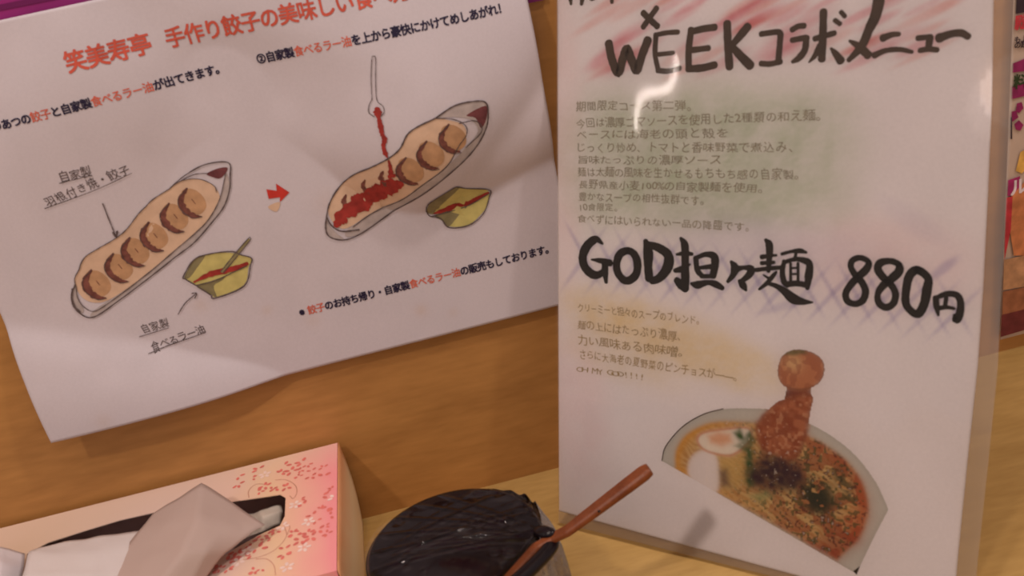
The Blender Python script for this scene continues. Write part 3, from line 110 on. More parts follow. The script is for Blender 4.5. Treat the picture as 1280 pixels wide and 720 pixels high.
def film(name, tint, gloss, rough, haze=.0, bump=None):
    """clear plastic: see-through, with a mirror coat and a little white haze"""
    m = bpy.data.materials.new(name); m.use_nodes = True; nt = m.node_tree; nt.nodes.clear()
    out = nt.nodes.new('ShaderNodeOutputMaterial'); tr = nt.nodes.new('ShaderNodeBsdfTransparent'); tr.inputs[0].default_value = (*tint, 1)
    gl = nt.nodes.new('ShaderNodeBsdfGlossy'); gl.inputs['Roughness'].default_value = rough
    df = nt.nodes.new('ShaderNodeBsdfDiffuse'); df.inputs[0].default_value = (.85, .83, .8, 1)
    m1 = nt.nodes.new('ShaderNodeMixShader'); m1.inputs[0].default_value = haze
    m2 = nt.nodes.new('ShaderNodeMixShader'); fr = nt.nodes.new('ShaderNodeFresnel'); fr.inputs[0].default_value = gloss
    nt.links.new(tr.outputs[0], m1.inputs[1]); nt.links.new(df.outputs[0], m1.inputs[2])
    nt.links.new(m1.outputs[0], m2.inputs[1]); nt.links.new(gl.outputs[0], m2.inputs[2]); nt.links.new(fr.outputs[0], m2.inputs[0])
    if bump:
        tc = nt.nodes.new('ShaderNodeTexCoord'); n = nt.nodes.new('ShaderNodeTexNoise'); n.inputs['Scale'].default_value = bump[0]; n.inputs['Detail'].default_value = 3; n.inputs['Distortion'].default_value = 1.2
        nt.links.new(tc.outputs['Object'], n.inputs['Vector'])
        bp = nt.nodes.new('ShaderNodeBump'); bp.inputs['Strength'].default_value = bump[1]; bp.inputs['Distance'].default_value = .002
        nt.links.new(n.outputs['Fac'], bp.inputs['Height']); nt.links.new(bp.outputs['Normal'], gl.inputs['Normal']); nt.links.new(bp.outputs['Normal'], fr.inputs['Normal'])
    nt.links.new(m2.outputs[0], out.inputs[0]); return m

def link(name, me, m=None, parent=None, smooth=False):
    if m and not me.materials: me.materials.append(m)
    o = bpy.data.objects.new(name, me); COL.objects.link(o)
    if parent: o.parent = parent
    if smooth:
        for p in me.polygons: p.use_smooth = True
    return o
def pydata(name, vs, fs, m, parent=None, smooth=False):
    me = bpy.data.meshes.new(name); me.from_pydata([tuple(v) for v in vs], [], fs); me.update()
    return link(name, me, m, parent, smooth)
def from_bm(name, bm, m, parent=None, smooth=False):
    me = bpy.data.meshes.new(name); bm.to_mesh(me); bm.free(); return link(name, me, m, parent, smooth)
def thing(name, label, cat, loc=(0, 0, 0), group=None):
    o = bpy.data.objects.new(name, None); COL.objects.link(o); o.location = loc; o.empty_display_size = .02
    tag(o, label, cat, group); return o
def tag(o, label, cat, group=None, kind=None):
    if label: o['label'] = label
    if cat: o['category'] = cat
    if group: o['group'] = group
    if kind: o['kind'] = kind
    return o
def adopt(o, parent):                    # parent while the mesh stays in world coordinates
    o.parent = parent; o.matrix_parent_inverse = Matrix.Translation(-Vector(parent.location)); return o

class Sheet:
    """maps millimetres on a sheet of paper to its place in the room"""
    def __init__(s, key, height=None):
        o, A, B = (np.array(v, float) for v in SURF[key]); s.o, s.A, s.B = o, A / np.linalg.norm(A), B / np.linalg.norm(B)
        n = np.cross(s.A, s.B); s.n = n / np.linalg.norm(n); s.h = height
    def at(s, uv, off=0.):
        uv = np.asarray(uv, float).reshape(-1, 2)
        p = s.o + (uv[:, :1] * s.A + uv[:, 1:2] * s.B) * .001
        h = off + (s.h(uv[:, 0], uv[:, 1]) if s.h else 0)
        return p + np.asarray(h).reshape(-1, 1) * .001 * s.n
def softplus(x): return np.logaddexp(0, x)
def poster_height(u, v):
    h = np.zeros_like(u)
    for (p, q, sl, wd) in CREASE:
        dx, dy = q[0] - p[0], q[1] - p[1]; L = math.hypot(dx, dy); d = ((u - p[0]) * dy - (v - p[1]) * dx) / L
        t = ((u - p[0]) * dx + (v - p[1]) * dy) / L; env = 1 / (1 + np.exp(-(t + 15) / 8)) / (1 + np.exp((t - L - 25) / 12))
        h += sl * wd * softplus(d / wd) * env * np.exp(-np.maximum(d, 0) / 38)
    for (x, y, ru, rv, a) in BUMP: h += a * np.exp(-((u - x) / ru) ** 2 - ((v - y) / rv) ** 2)
    return np.maximum(h, 0) + .3 * np.sin(u / 31) * np.sin(v / 23 + 1) + .3
MENU = Sheet('menu'); POST = Sheet('poster', poster_height); BOX = Sheet('box'); WALL = Sheet('wall')

def smooth_line(pts, n=6):
    P = np.array(pts, float)
    if len(P) == 2: return np.array([P[0] + (P[1] - P[0]) * t for t in np.linspace(0, 1, 7)])
    closed = np.allclose(P[0, :2], P[-1, :2])
    Q = np.vstack([P[-2] if closed else 2 * P[0] - P[1], P, P[1] if closed else 2 * P[-1] - P[-2]]); out = []
    for i in range(1, len(Q) - 2):
        a, b, c, d = Q[i - 1], Q[i], Q[i + 1], Q[i + 2]
        for k in range(n):
            t = k / n; out.append(.5 * (2 * b + (c - a) * t + (2 * a - 5 * b + 4 * c - d) * t * t + (3 * b - 3 * c + d - a) * t ** 3))
    out.append(P[-1]); return np.array(out)
def stroke_geo(vs, fs, pts, caps=True, jit=0, rnd=None):
    """adds a brush or pen stroke of changing width as a flat ribbon with round ends"""
    L = smooth_line(pts); w_ = np.maximum(L[:, 2], .12) / 2
    if jit: w_ = w_ * (1 + jit * np.array([rnd.uniform(-1, 1) for _ in w_]))
    T = np.gradient(L[:, :2], axis=0); T /= np.maximum(np.linalg.norm(T, axis=1, keepdims=True), 1e-6); N = np.c_[-T[:, 1], T[:, 0]]
    b = len(vs)
    for i in range(len(L)): vs.append(L[i, :2] + N[i] * w_[i]); vs.append(L[i, :2] - N[i] * w_[i])
    for i in range(len(L) - 1): fs.append((b + 2 * i, b + 2 * i + 1, b + 2 * i + 3, b + 2 * i + 2))
    if caps:
        for i, s in ((0, -1), (len(L) - 1, 1)):
            c = len(vs); K = 6
            for k in range(1, K):
                a = math.pi * k / K; vs.append(L[i, :2] + N[i] * w_[i] * math.cos(a) + s * T[i] * w_[i] * math.sin(a) * .8)
            f = [b + 2 * i] + list(range(c, c + K - 1)) + [b + 2 * i + 1]; fs.append(tuple(f if s < 0 else f[::-1]))
def flat(sheet, name, vs, fs, m, parent, off):
    piece = np.zeros(len(vs)); top = -1; k = -1                     # overlapping strokes lie on top of each other, a few microns apart
    for f in fs:
        if min(f) > top: k += 1
        for i in f: piece[i] = k
        top = max(top, max(f))
    off = off + (piece % 20) * .002
    o = pydata(name, sheet.at(np.array(vs), off) - np.array(parent.location), fs, m, parent); return o
_glyph = {}
def glyph(ch):
    k = ch
    if k not in _glyph:
        c = bpy.data.curves.new('glyph', 'FONT'); c.body = ch; c.size = 1; c.resolution_u = 3
        o = bpy.data.objects.new('glyph', c); COL.objects.link(o)
        me = bpy.data.meshes.new_from_object(o.evaluated_get(bpy.context.evaluated_depsgraph_get()))
        V = np.array([v.co[:2] for v in me.vertices]).reshape(-1, 2); Fc = [tuple(p.vertices) for p in me.polygons]
        bpy.data.objects.remove(o); bpy.data.curves.remove(c); bpy.data.meshes.remove(me); _glyph[k] = (V, Fc)
    return _glyph[k]
REF = glyph('国')[0]; EMX = (REF[:, 0].min() + REF[:, 0].max()) / 2; EMY = (REF[:, 1].min() + REF[:, 1].max()) / 2; EMH = REF[:, 1].max() - REF[:, 1].min(); EMW = REF[:, 0].max() - REF[:, 0].min()
def text_geo(vs, fs, item, bold=0., narrow=False, wob=0, rnd=None, fillx=.87):
    """item = start, end (middle of the line, mm), glyph height, text"""
    a, b, h, txt = item[:4]; a = np.array(a); b = np.array(b); d = b - a; L = np.linalg.norm(d); e = d / L; nn = np.array([-e[1], e[0]])
    wd = [(.55 if ord(c) < 128 else 1.) for c in txt]; tot = sum(wd); x = 0; adv = L / tot
    for c, q in zip(txt, wd):
        V, Fc = glyph(c)
        if len(V):
            if ord(c) < 128: X = (V[:, 0] - (V[:, 0].min() + V[:, 0].max()) / 2) / EMW * adv * .95
            else: X = (V[:, 0] - EMX) / EMW * adv * fillx
            Y = (V[:, 1] - EMY) / EMH * h * .95
            if wob:
                sh = rnd.uniform(-.15, .15); X, Y = X * rnd.uniform(.85, 1.05) + Y * sh, Y * rnd.uniform(.8, 1.05) + rnd.uniform(-wob, wob) * h
            cx = (x + q / 2) * adv
            for (sx, sy) in (((-1, -1), (1, -1), (-1, 1), (1, 1), (0, 0)) if bold > .01 else ((0, 0),)):
                base = len(vs)
                for i in range(len(V)): vs.append(a + e * (cx + X[i] + sx * bold * h) + nn * (Y[i] + sy * bold * h))
                fs += [tuple(base + k for k in f) for f in Fc]
        x += q
def noise2(u, v, sc, seed=0):
    r = np.random.RandomState(seed); G = r.rand(96, 96); x = np.mod(u / sc, 95); y = np.mod(v / sc, 95)
    i = np.floor(x).astype(int); j = np.floor(y).astype(int); fx = x - i; fy = y - j; fx = fx * fx * (3 - 2 * fx); fy = fy * fy * (3 - 2 * fy)
    return (G[i, j] * (1 - fx) + G[i + 1, j] * fx) * (1 - fy) + (G[i, j + 1] * (1 - fx) + G[i + 1, j + 1] * fx) * fy
def colour(me, C):
    a = me.color_attributes.new('print_colour', 'FLOAT_COLOR', 'POINT'); a.data.foreach_set('color', np.c_[C, np.ones(len(C))].astype(np.float32).ravel())
def grid_faces(nu, nv): return [(i * nv + j, (i + 1) * nv + j, (i + 1) * nv + j + 1, i * nv + j + 1) for i in range(nu - 1) for j in range(nv - 1)]
def inside(poly, u, v):
    r = np.zeros(u.shape, bool); P = poly; j = len(P) - 1
    for i in range(len(P)):
        xi, yi = P[i]; xj, yj = P[j]
        r ^= ((yi > v) != (yj > v)) & (u < (xj - xi) * (v - yi) / ((yj - yi) or 1e-9) + xi); j = i
    return r
def polydist(poly, u, v):
    d = np.full(u.shape, 1e9)
    for i in range(len(poly)):
        a = np.array(poly[i]); b = np.array(poly[(i + 1) % len(poly)]); ab = b - a
        t = np.clip(((u - a[0]) * ab[0] + (v - a[1]) * ab[1]) / max(ab @ ab, 1e-9), 0, 1)
        d = np.minimum(d, np.hypot(u - a[0] - t * ab[0], v - a[1] - t * ab[1]))
    return d
def sdf(poly, u, v): return np.where(inside(poly, u, v), -1, 1) * polydist(poly, u, v)

# ---------------------------------------------------------------- the setting
def box_bm(lo, hi, bev=0):
    bm = bmesh.new(); bmesh.ops.create_cube(bm, size=1)
    for v in bm.verts:
        for k in range(3): v.co[k] = lo[k] if v.co[k] < 0 else hi[k]
    if bev: bmesh.ops.bevel(bm, geom=bm.edges[:], offset=bev, segments=2, affect='EDGES')
    return bm
m_wall = wood('wall_veneer', (158, 112, 60), (196, 144, 82), (1.0, 1, 5), .45, 5)
m_counter = wood('counter_veneer', (174, 140, 80), (206, 172, 108), (1.0, 4.5, 1), .4, 7)
wall = tag(from_bm('wall_back', box_bm((-1.4, 0, -.04), (1.4, .03, .75)), m_wall), 'brown wooden partition board behind the counter', None, kind='structure')
counter = tag(from_bm('counter', box_bm((-1.4, -.75, -.035), (1.4, 0, 0)), m_counter), 'pale wooden counter top that everything stands on', 'counter', kind='structure')

# ---------------------------------------------------------------- purple poster above
m_purple = mat('purple_print', (150, 40, 120), .5, .18, 25)
m_purple_d = mat('deep_purple_print', (112, 26, 92), .5, .1, 40)
pp = thing('purple_poster', 'purple poster on the wall, only its lower border showing above the white paper', 'poster', (-.08, -.0012, .275))
from_bm('paper_sheet', box_bm((-.17, -.0004, 0), (.146, .0004, .20)), m_purple, pp)
from_bm('border_stripe', box_bm((-.17, -.0007, .0), (.146, -.0004, .008)), m_purple_d, pp)
from_bm('border_stripe', box_bm((-.17, -.0007, .046), (.146, -.0004, .0485)), m_purple_d, pp)

# ---------------------------------------------------------------- gyoza poster
m_paper = attr_mat('printed_paper')
gp = thing('gyoza_poster', 'white creased paper poster on the wall with drawings of dumpling boats and sauce bowls', 'poster', (-.09, -.004, .11))
def sheet_grid(sheet, us, vs_, name, parent, m, colf, off=0, mask=None):
    U, V = np.meshgrid(us, vs_, indexing='ij'); u = U.ravel(); v = V.ravel(); fs = grid_faces(len(us), len(vs_))
    if mask is not None:
        k = mask(u, v); fs = [f for f in fs if k[f[0]] and k[f[1]] and k[f[2]] and k[f[3]]]
        used = np.unique(np.array(fs).ravel()); mp = -np.ones(len(u), int); mp[used] = np.arange(len(used)); u = u[used]; v = v[used]; fs = [tuple(int(mp[i]) for i in f) for f in fs]
    o = pydata(name, sheet.at(np.c_[u, v], off) - np.array(parent.location), fs, m, parent, True)
    colour(o.data, colf(u, v)); return o
WHITE = np.array(lin((244, 237, 237)))
def poster_colour(u, v):
    C = np.tile(np.array(lin((210, 204, 212))), (len(u), 1)); n = noise2(u, v, 14, 3); C *= (1 - .05 * n)[:, None]
    for (x, y, r_, a) in ((150, 28, 3, .12), (208, 18, 2.5, .2), (175, 90, 5, .1), (96, 52, 3, .15), (128, 40, 2, .15), (30, 5, 3, .12), (225, 12, 2, .12)):
        g = np.exp(-((u - x) ** 2 + (v - y) ** 2) / r_ ** 2 / 2) * a; C = C * (1 - g[:, None]) + np.array(lin((200, 160, 110))) * g[:, None]
    return C
ps = sheet_grid(POST, np.linspace(0, 297, 199), np.linspace(0, 210, 141), 'paper_sheet', gp, m_paper, poster_colour)
md = ps.modifiers.new('thickness', 'SOLIDIFY'); md.thickness = .00015; md.offset = -1
INK = {'ink': mat('black_ink', (38, 32, 62), .5), 'red': mat('red_ink', (212, 104, 82), .6), 'heading': mat('heading_ink', (206, 92, 74), .6, .15), 'graphite': mat('pencil_graphite', (92, 80, 80), .6, .3, 300),
       'brown': mat('brown_pencil', (118, 72, 64), .7, .35, 400), 'gyoza': mat('tan_pencil', (188, 148, 112), .7, .15, 200), 'skin': mat('cream_pencil', (214, 184, 158), .8, .08, 150), 'shade': mat('grey_pencil', (180, 170, 168), .8, .14, 200),
       'maroon': mat('maroon_pencil', (112, 62, 66), .7, .3, 200), 'chili': mat('chili_red_pencil', (156, 52, 46), .7, .25, 250), 'bowl': mat('yellow_pencil', (198, 188, 118), .7, .1, 200), 'bowlshade': mat('olive_pencil', (134, 126, 92), .7, .2, 200), 'redarrow': mat('red_marker', (196, 56, 46), .7, .15, 200)}
order = {'ink': 'lettering', 'red': 'red_lettering', 'heading': 'heading_lettering'}
for it in POSTER_TEXT:
    vs, fs = [], []; key = it[4]; text_geo(vs, fs, it, bold={'heading': .022, 'ink': .030, 'red': .014}[key]); flat(POST, order[key], vs, fs, INK[key], gp, .22)
rd = random.Random(5)
for it in PENCIL_TEXT:
    vs, fs = [], []; text_geo(vs, fs, it, wob=.05, rnd=rd); flat(POST, 'pencil_note', vs, fs, INK['graphite'], gp, .2)
def fill_poly(sheet, poly, name, m, parent, off, sm=True):
    L = smooth_line([list(p) + [0] for p in poly + [poly[0]]], 4)[:-1, :2] if sm else np.array(poly)
    bm = bmesh.new(); vv = [bm.verts.new((x, y, 0)) for x, y in L]; ed = [bm.edges.new((vv[i], vv[(i + 1) % len(vv)])) for i in range(len(vv))]
    bmesh.ops.triangle_fill(bm, use_beauty=True, edges=ed)
    if sheet.h: bmesh.ops.subdivide_edges(bm, edges=[e for e in bm.edges if e.calc_length() > 3], cuts=3, use_grid_fill=False); bmesh.ops.triangulate(bm, faces=bm.faces[:])
    V = np.array([v.co[:2] for v in bm.verts]); P = sheet.at(V, off) - np.array(parent.location)
    for v, p in zip(bm.verts, P): v.co = p
    for f in bm.faces:
        f.normal_update()
        if f.normal.dot(Vector(sheet.n)) < 0: f.normal_flip()
    return from_bm(name, bm, m, parent)
lay = {'skin': .20, 'bowl': .20, 'shade': .24, 'bowlshade': .24, 'gyoza': .28, 'maroon': .28, 'redarrow': .28}
nm = {'skin': 'dumpling_skirt', 'shade': 'boat_shading', 'maroon': 'boat_tip', 'gyoza': 'drawn_dumpling', 'bowl': 'drawn_bowl', 'bowlshade': 'bowl_shading', 'redarrow': 'red_arrow'}
for c, grp, poly in SKETCH_FILL: fill_poly(POST, poly, nm[c], INK[c], gp, lay[c], c != 'redarrow')
for grp in dict.fromkeys(q[1] for q in SKETCH):
    for key, off in (('brown', .40), ('chili', .50), ('bowlshade', .54), ('graphite', .60)):
        vs, fs = [], []
        for c, g_, pts in SKETCH:
            if c == key and g_ == grp: stroke_geo(vs, fs, pts, jit=.3 if key != 'bowlshade' else .05, rnd=rd)
        if vs: flat(POST, grp.strip() if key == 'graphite' else {'brown': 'brown_shading', 'chili': 'chili_drawing', 'bowlshade': 'spoon_drawing'}[key], vs, fs, INK[key], gp, off)

# ---------------------------------------------------------------- flyer at the right
fl = thing('menu_flyer', 'colourful flyer with purple lettering and food pictures on the wall, right of the menu card', 'flyer', (.40, -.004, .0116))
x0, x1 = BROCHURE[0][0] - .40, .15
bm = bmesh.new()
for (dx, z) in ((x0, 0), (x1, 0), (x1, .30), (x0 + (BROCHURE[1][0] - BROCHURE[0][0]) * 1.42, .30)): bm.verts.new((dx, 0, z))
bm.faces.new(bm.verts[:]); r_ = bmesh.ops.extrude_face_region(bm, geom=bm.faces[:])
for v in r_['geom']:
    if isinstance(v, bmesh.types.BMVert): v.co.y += .0004
bmesh.ops.recalc_face_normals(bm, faces=bm.faces[:])
from_bm('paper_sheet', bm, mat('flyer_paper', (196, 176, 160), .4, .08, 40), fl)
FC = {'dark': (52, 38, 48), 'purple': (140, 34, 92), 'magenta': (168, 44, 108), 'yellow': (224, 176, 88), 'orange': (206, 132, 88), 'redpink': (196, 56, 70), 'tan': (196, 150, 112), 'brown': (160, 104, 74), 'maroon': (112, 48, 52), 'green': (44, 60, 34), 'white': (236, 220, 226)}
FM = {k: mat('flyer_' + k, v, .4, .25, 160) for k, v in FC.items()}
for i, (c, poly) in enumerate(FLYER): fill_poly(WALL, poly, 'printed_picture' if c in ('orange', 'tan', 'brown', 'maroon', 'yellow', 'dark') else 'printed_banner', FM[c], fl, .25 + .02 * i, False)
for it in FLYER_TEXT:
    vs, fs = [], []; text_geo(vs, fs, it, bold=.03); flat(WALL, 'lettering', vs, fs, FM[it[4]], fl, .60)

# ---------------------------------------------------------------- menu card in its plastic sleeve
mo_ = MENU.at([[100, 0]])[0]
mc = thing('menu_card', 'tall white handwritten noodle menu in a clear plastic sleeve, leaning at the right', 'menu', (float(mo_[0]), float(mo_[1]), 0))
WC = [(222, 104, 124), (226, 128, 110), (168, 196, 142), (236, 214, 120), (132, 122, 190), (244, 206, 204)]
def menu_colour(u, v):
    C = np.tile(WHITE, (len(u), 1)); C *= (1 - .04 * noise2(u, v, 18, 9))[:, None]
    st_ = noise2(u * .5 + v * .35, v - u * .4, 1.6, 5); bl = noise2(u, v, 9, 6)
    for (x, y, ru, rv, ang, c, al) in WASH:
        c = int(c); a = math.radians(ang); du = (u - x) * math.cos(a) + (v - y) * math.sin(a); dv = -(u - x) * math.sin(a) + (v - y) * math.cos(a)
        q = (du / ru) ** 2 + (dv / rv) ** 2
        g = al * np.exp(-q * q * .8) * (.45 + .5 * bl + (.35 * st_ if c in (2, 3) else .2 * st_))
        g = np.clip(g, 0, 1) * (.8 if c == 2 else .75); C = C * (1 - g[:, None]) + C * np.array(lin(WC[c])) / WHITE.max() * g[:, None]
    return C
TOP = 290.
def edge_u(tab, v):
    t = sorted(tab, key=lambda p: p[1]); return np.interp(v, [p[1] for p in t], [p[0] for p in t])
lu = lambda v: MENU_LEFT[0][0] + (MENU_LEFT[1][0] - MENU_LEFT[0][0]) * v / MENU_LEFT[1][1]
NU, NV = 200, 290
a_, b_ = np.meshgrid(np.linspace(0, 1, NU), np.linspace(0, 1, NV), indexing='ij'); b_ = b_.ravel(); a_ = a_.ravel()
vv = .6 + b_ * (TOP - .6); ul = lu(vv); ur = edge_u(MENU_RIGHT, vv); uu = ul + a_ * (ur - ul)
ms = pydata('paper_sheet', MENU.at(np.c_[uu, vv]) - np.array(mc.location), grid_faces(NU, NV), m_paper, mc, True); colour(ms.data, menu_colour(uu, vv))
md = ms.modifiers.new('thickness', 'SOLIDIFY'); md.thickness = .0003; md.offset = -1
m_marker = mat('brown_marker', (80, 64, 50), .5, .18, 120); m_brush = mat('brush_ink', (38, 30, 20), .6, .16, 120)  # title marker is brown, paler than the brush ink
m_pen = mat('thin_pen', (160, 150, 128), .7, .12, 200); m_pen2 = mat('ochre_pen', (176, 152, 110), .7, .12, 200)
rd = random.Random(9)
vs, fs = [], []
for s_ in TITLE: stroke_geo(vs, fs, s_, jit=.05, rnd=rd)
flat(MENU, 'title_lettering', vs, fs, m_marker, mc, .15)
vs, fs = [], []
for s_ in DISH: stroke_geo(vs, fs, s_, jit=.04, rnd=rd)
flat(MENU, 'dish_and_price_lettering', vs, fs, m_brush, mc, .15)
vs, fs = [], []
for it in SMALL + YELLOW:
    vs, fs = [], []; text_geo(vs, fs, it, wob=.07, rnd=rd); flat(MENU, 'handwritten_note', vs, fs, m_pen if it in SMALL else m_pen2, mc, .15)
# ramen photograph printed on the card
def over(C, a, c): a = np.clip(a, 0, 1)[:, None]; return C * (1 - a) + np.array(lin(c)) * a
def food_colour(u, v):
    n1 = noise2(u, v, 2.2, 1); n2 = noise2(u, v, 4.5, 2); n3 = noise2(u, v, 1.0, 3); n4 = noise2(u, v, 1.5, 8); n5 = noise2(u + 40, v, 3.0, 11)
    e = lambda k, s=.5: 1 / (1 + np.exp(sdf(FOOD[k], u, v) / s))
    C = np.tile(np.array(lin((204, 200, 190))), (len(u), 1))
    db = -sdf(FOOD['bowl'], u, v); C = over(C, np.exp(-(db / 1.6) ** 2) * .25, (150, 148, 138))
    ds = -sdf(FOOD['soup'], u, v); us = (u - u.min()) / (u.max() - u.min())
    C = over(C, e('soup', .7), (196, 150, 92))
    noodle = 1 / (1 + np.exp(-(np.sin((u * .7 + v * 1.3) * 1.4 + n2 * 9) * .5 + n1 - .4) * 5))
    C = over(C, e('soup') * noodle * .6, (226, 196, 138)); C = over(C, e('soup') * (n2 > .5) * .7 * np.clip(us * 2.2 - .55, 0, 1), (160, 84, 56))
    C = over(C, e('soup') * np.exp(-(ds / 3.2) ** 2) * np.clip(1.5 - us * 3, 0, 1) * .95, (222, 160, 66))
    C = over(C, e('soup') * np.exp(-(ds / 4.5) ** 2) * np.clip(us * 3 - 1.4, 0, 1) * .75, (176, 82, 52))
    C = over(C, e('red', 2) * .6, (150, 50, 44)); C = over(C, e('stain', 2) * .55, (196, 92, 52))
    C = over(C, e('soup') * (n3 > .66) * (n5 > .4) * np.clip(us * 3 - .8, 0, 1) * .75, (88, 44, 46)); C = over(C, e('soup') * (n4 > .74) * np.clip(us * 3 - .6, 0, 1) * .7, (74, 84, 52))
    C = over(C, e('yel', 1.2) * .7, (214, 182, 112)); C = over(C, e('meatl', 1) * .8, (84, 56, 70))
    C = over(C, e('cream', .5), (236, 226, 222)); C = over(C, e('egg', .5), (240, 230, 214)); C = over(C, np.exp(-(sdf(FOOD['egg'], u, v) / .7) ** 2) * .6, (206, 130, 96))
    C = over(C, e('yolk', .8) * .9, (226, 168, 128)); C = over(C, e('cucumber', .7) * .7, (156, 164, 110))
    C = over(C, e('leaf', .5) * (.6 + .5 * n1), (66, 96, 56))
    C = over(C, e('nori', 1.3) * (.75 + .4 * n1), (62, 38, 52)); C = over(C, e('nori2', 1.2) * (n1 > .28), (46, 52, 42)); C = over(C, e('nori3', .8) * (n1 > .3) * .85, (58, 62, 44))
    C = over(C, e('leaf2', .6), (84, 76, 54)); C = over(C, e('neck', .8), (128, 66, 52))
    C = over(C, e('shrimp', .5), (184, 112, 78)); C = over(C, e('shrimp', .9) * np.clip((n5 - .4) * 3, 0, 1) * .6, (132, 62, 46)); C = over(C, e('shrimp', .6) * (n1 > .6) * .5, (150, 72, 48)); C = over(C, e('shrimp', .6) * (n4 > .74) * .5, (216, 160, 120)); C = over(C, e('shrimp') * np.exp(-(sdf(FOOD['shrimp'], u, v) / 1.1) ** 2) * .5, (120, 60, 42))
    bx_ = np.array(FOOD['ball']); cx, cy = bx_.mean(0); C = over(C, e('ball', .5), (196, 128, 86)); C = over(C, e('ball') * np.exp(-((u - cx + 3) ** 2 + (v - cy - 3) ** 2) / 18) * .8, (228, 190, 136))
    C = over(C, e('ball') * (n1 > .55) * .4, (150, 78, 54)); C = over(C, np.exp(-(sdf(FOOD['ball'], u, v) / .8) ** 2) * .5 * inside(FOOD['ball'], u, v), (110, 66, 46)); C = over(C, e('leaf3', .4) * .8, (92, 100, 58))
    C = over(C, (n3 > .9) * (n5 > .5) * e('soup') * .45, (240, 226, 206))
    return C
fa = np.array(sum((FOOD[k] for k in ('bowl', 'ball')), []))
for k_ in ('ball', 'shrimp', 'bowl', 'soup', 'egg', 'cream'):
    if k_ not in ('bowl', 'soup'): FOOD[k_] = smooth_line([list(p) + [0] for p in FOOD[k_] + [FOOD[k_][0]]], 4)[:-1, :2].tolist()
    else: FOOD[k_] = smooth_line([list(p) + [0] for p in FOOD[k_][:(-2 if k_ == 'bowl' else None)]], 4)[:, :2].tolist() + (FOOD[k_][-2:] if k_ == 'bowl' else [])
def food_mask(u, v): return inside(FOOD['bowl'], u, v) | inside(FOOD['ball'], u, v) | inside(FOOD['neck'], u, v) | inside(FOOD['shrimp'], u, v)
sheet_grid(MENU, np.arange(fa[:, 0].min() - 1, fa[:, 0].max() + 1, .36), np.arange(fa[:, 1].min() - 1, fa[:, 1].max() + 1, .36), 'noodle_photograph', mc, m_paper, food_colour, .1, food_mask)
vs, fs = [], []; stroke_geo(vs, fs, [p + [.5] for p in FOOD['rimline']]); flat(MENU, 'bowl_outline', vs, fs, m_marker, mc, .16)
fill_poly(MENU, FOOD['toe'], 'bowl_foot', m_brush, mc, .16, False)
# sleeve: front film (with thumb notch), back film, fused edges
m_sleeve = film('sleeve_plastic', (1, 1, 1), 1.42, .055, .0)
m_back = film('sleeve_back_plastic', (.86, .84, .80), 1.3, .15, .22)
def sleeve_wave(u, v):
    return .9 + .30 * np.sin((u * .8 + v * .35) / 17) + .22 * np.sin((u * .55 - v) / 31 + 1.) + .12 * np.sin((u + .5 * v) / 7.3)
def sleeve_grid(name, m, off, wave, notch):
    nu, nv = 110, 150; a, b = np.meshgrid(np.linspace(0, 1, nu), np.linspace(0, 1, nv), indexing='ij'); a = a.ravel(); b = b.ravel()
    U0 = lu(0) - .8; ubot = U0 + a * (208 - U0); vb = -(7.19 - 2.482 * ubot / 100 - .6) * 1.02      # bottom edge follows the counter
    v = vb + b * (TOP + 3 - vb); u0 = lu(v) - .8; u = u0 + a * (edge_u(SLEEVE_RIGHT, v) - u0)
    fs = grid_faces(nu, nv)
    if notch:
        cx, cy, rr, ry = NOTCH[0][0] + 3, 230, 13.0, 13.6; k = ((u - cx) / rr) ** 2 + ((v - cy) / ry) ** 2 > 1
        fs = [f for f in fs if all(k[i] for i in f)]
    h = off + (wave * sleeve_wave(u, v) if wave else 0)
    p = MENU.at(np.c_[u, v]) + np.asarray(h).reshape(-1, 1) * .001 * MENU.n
    return pydata(name, p - np.array(mc.location), fs, m, mc, True)
sl = sleeve_grid('plastic_sleeve', m_sleeve, .3, 1., True); sl['label'] = 'clear plastic sleeve with a thumb notch at the right edge'
sleeve_grid('sleeve_back', m_back, -.6, 0, False)

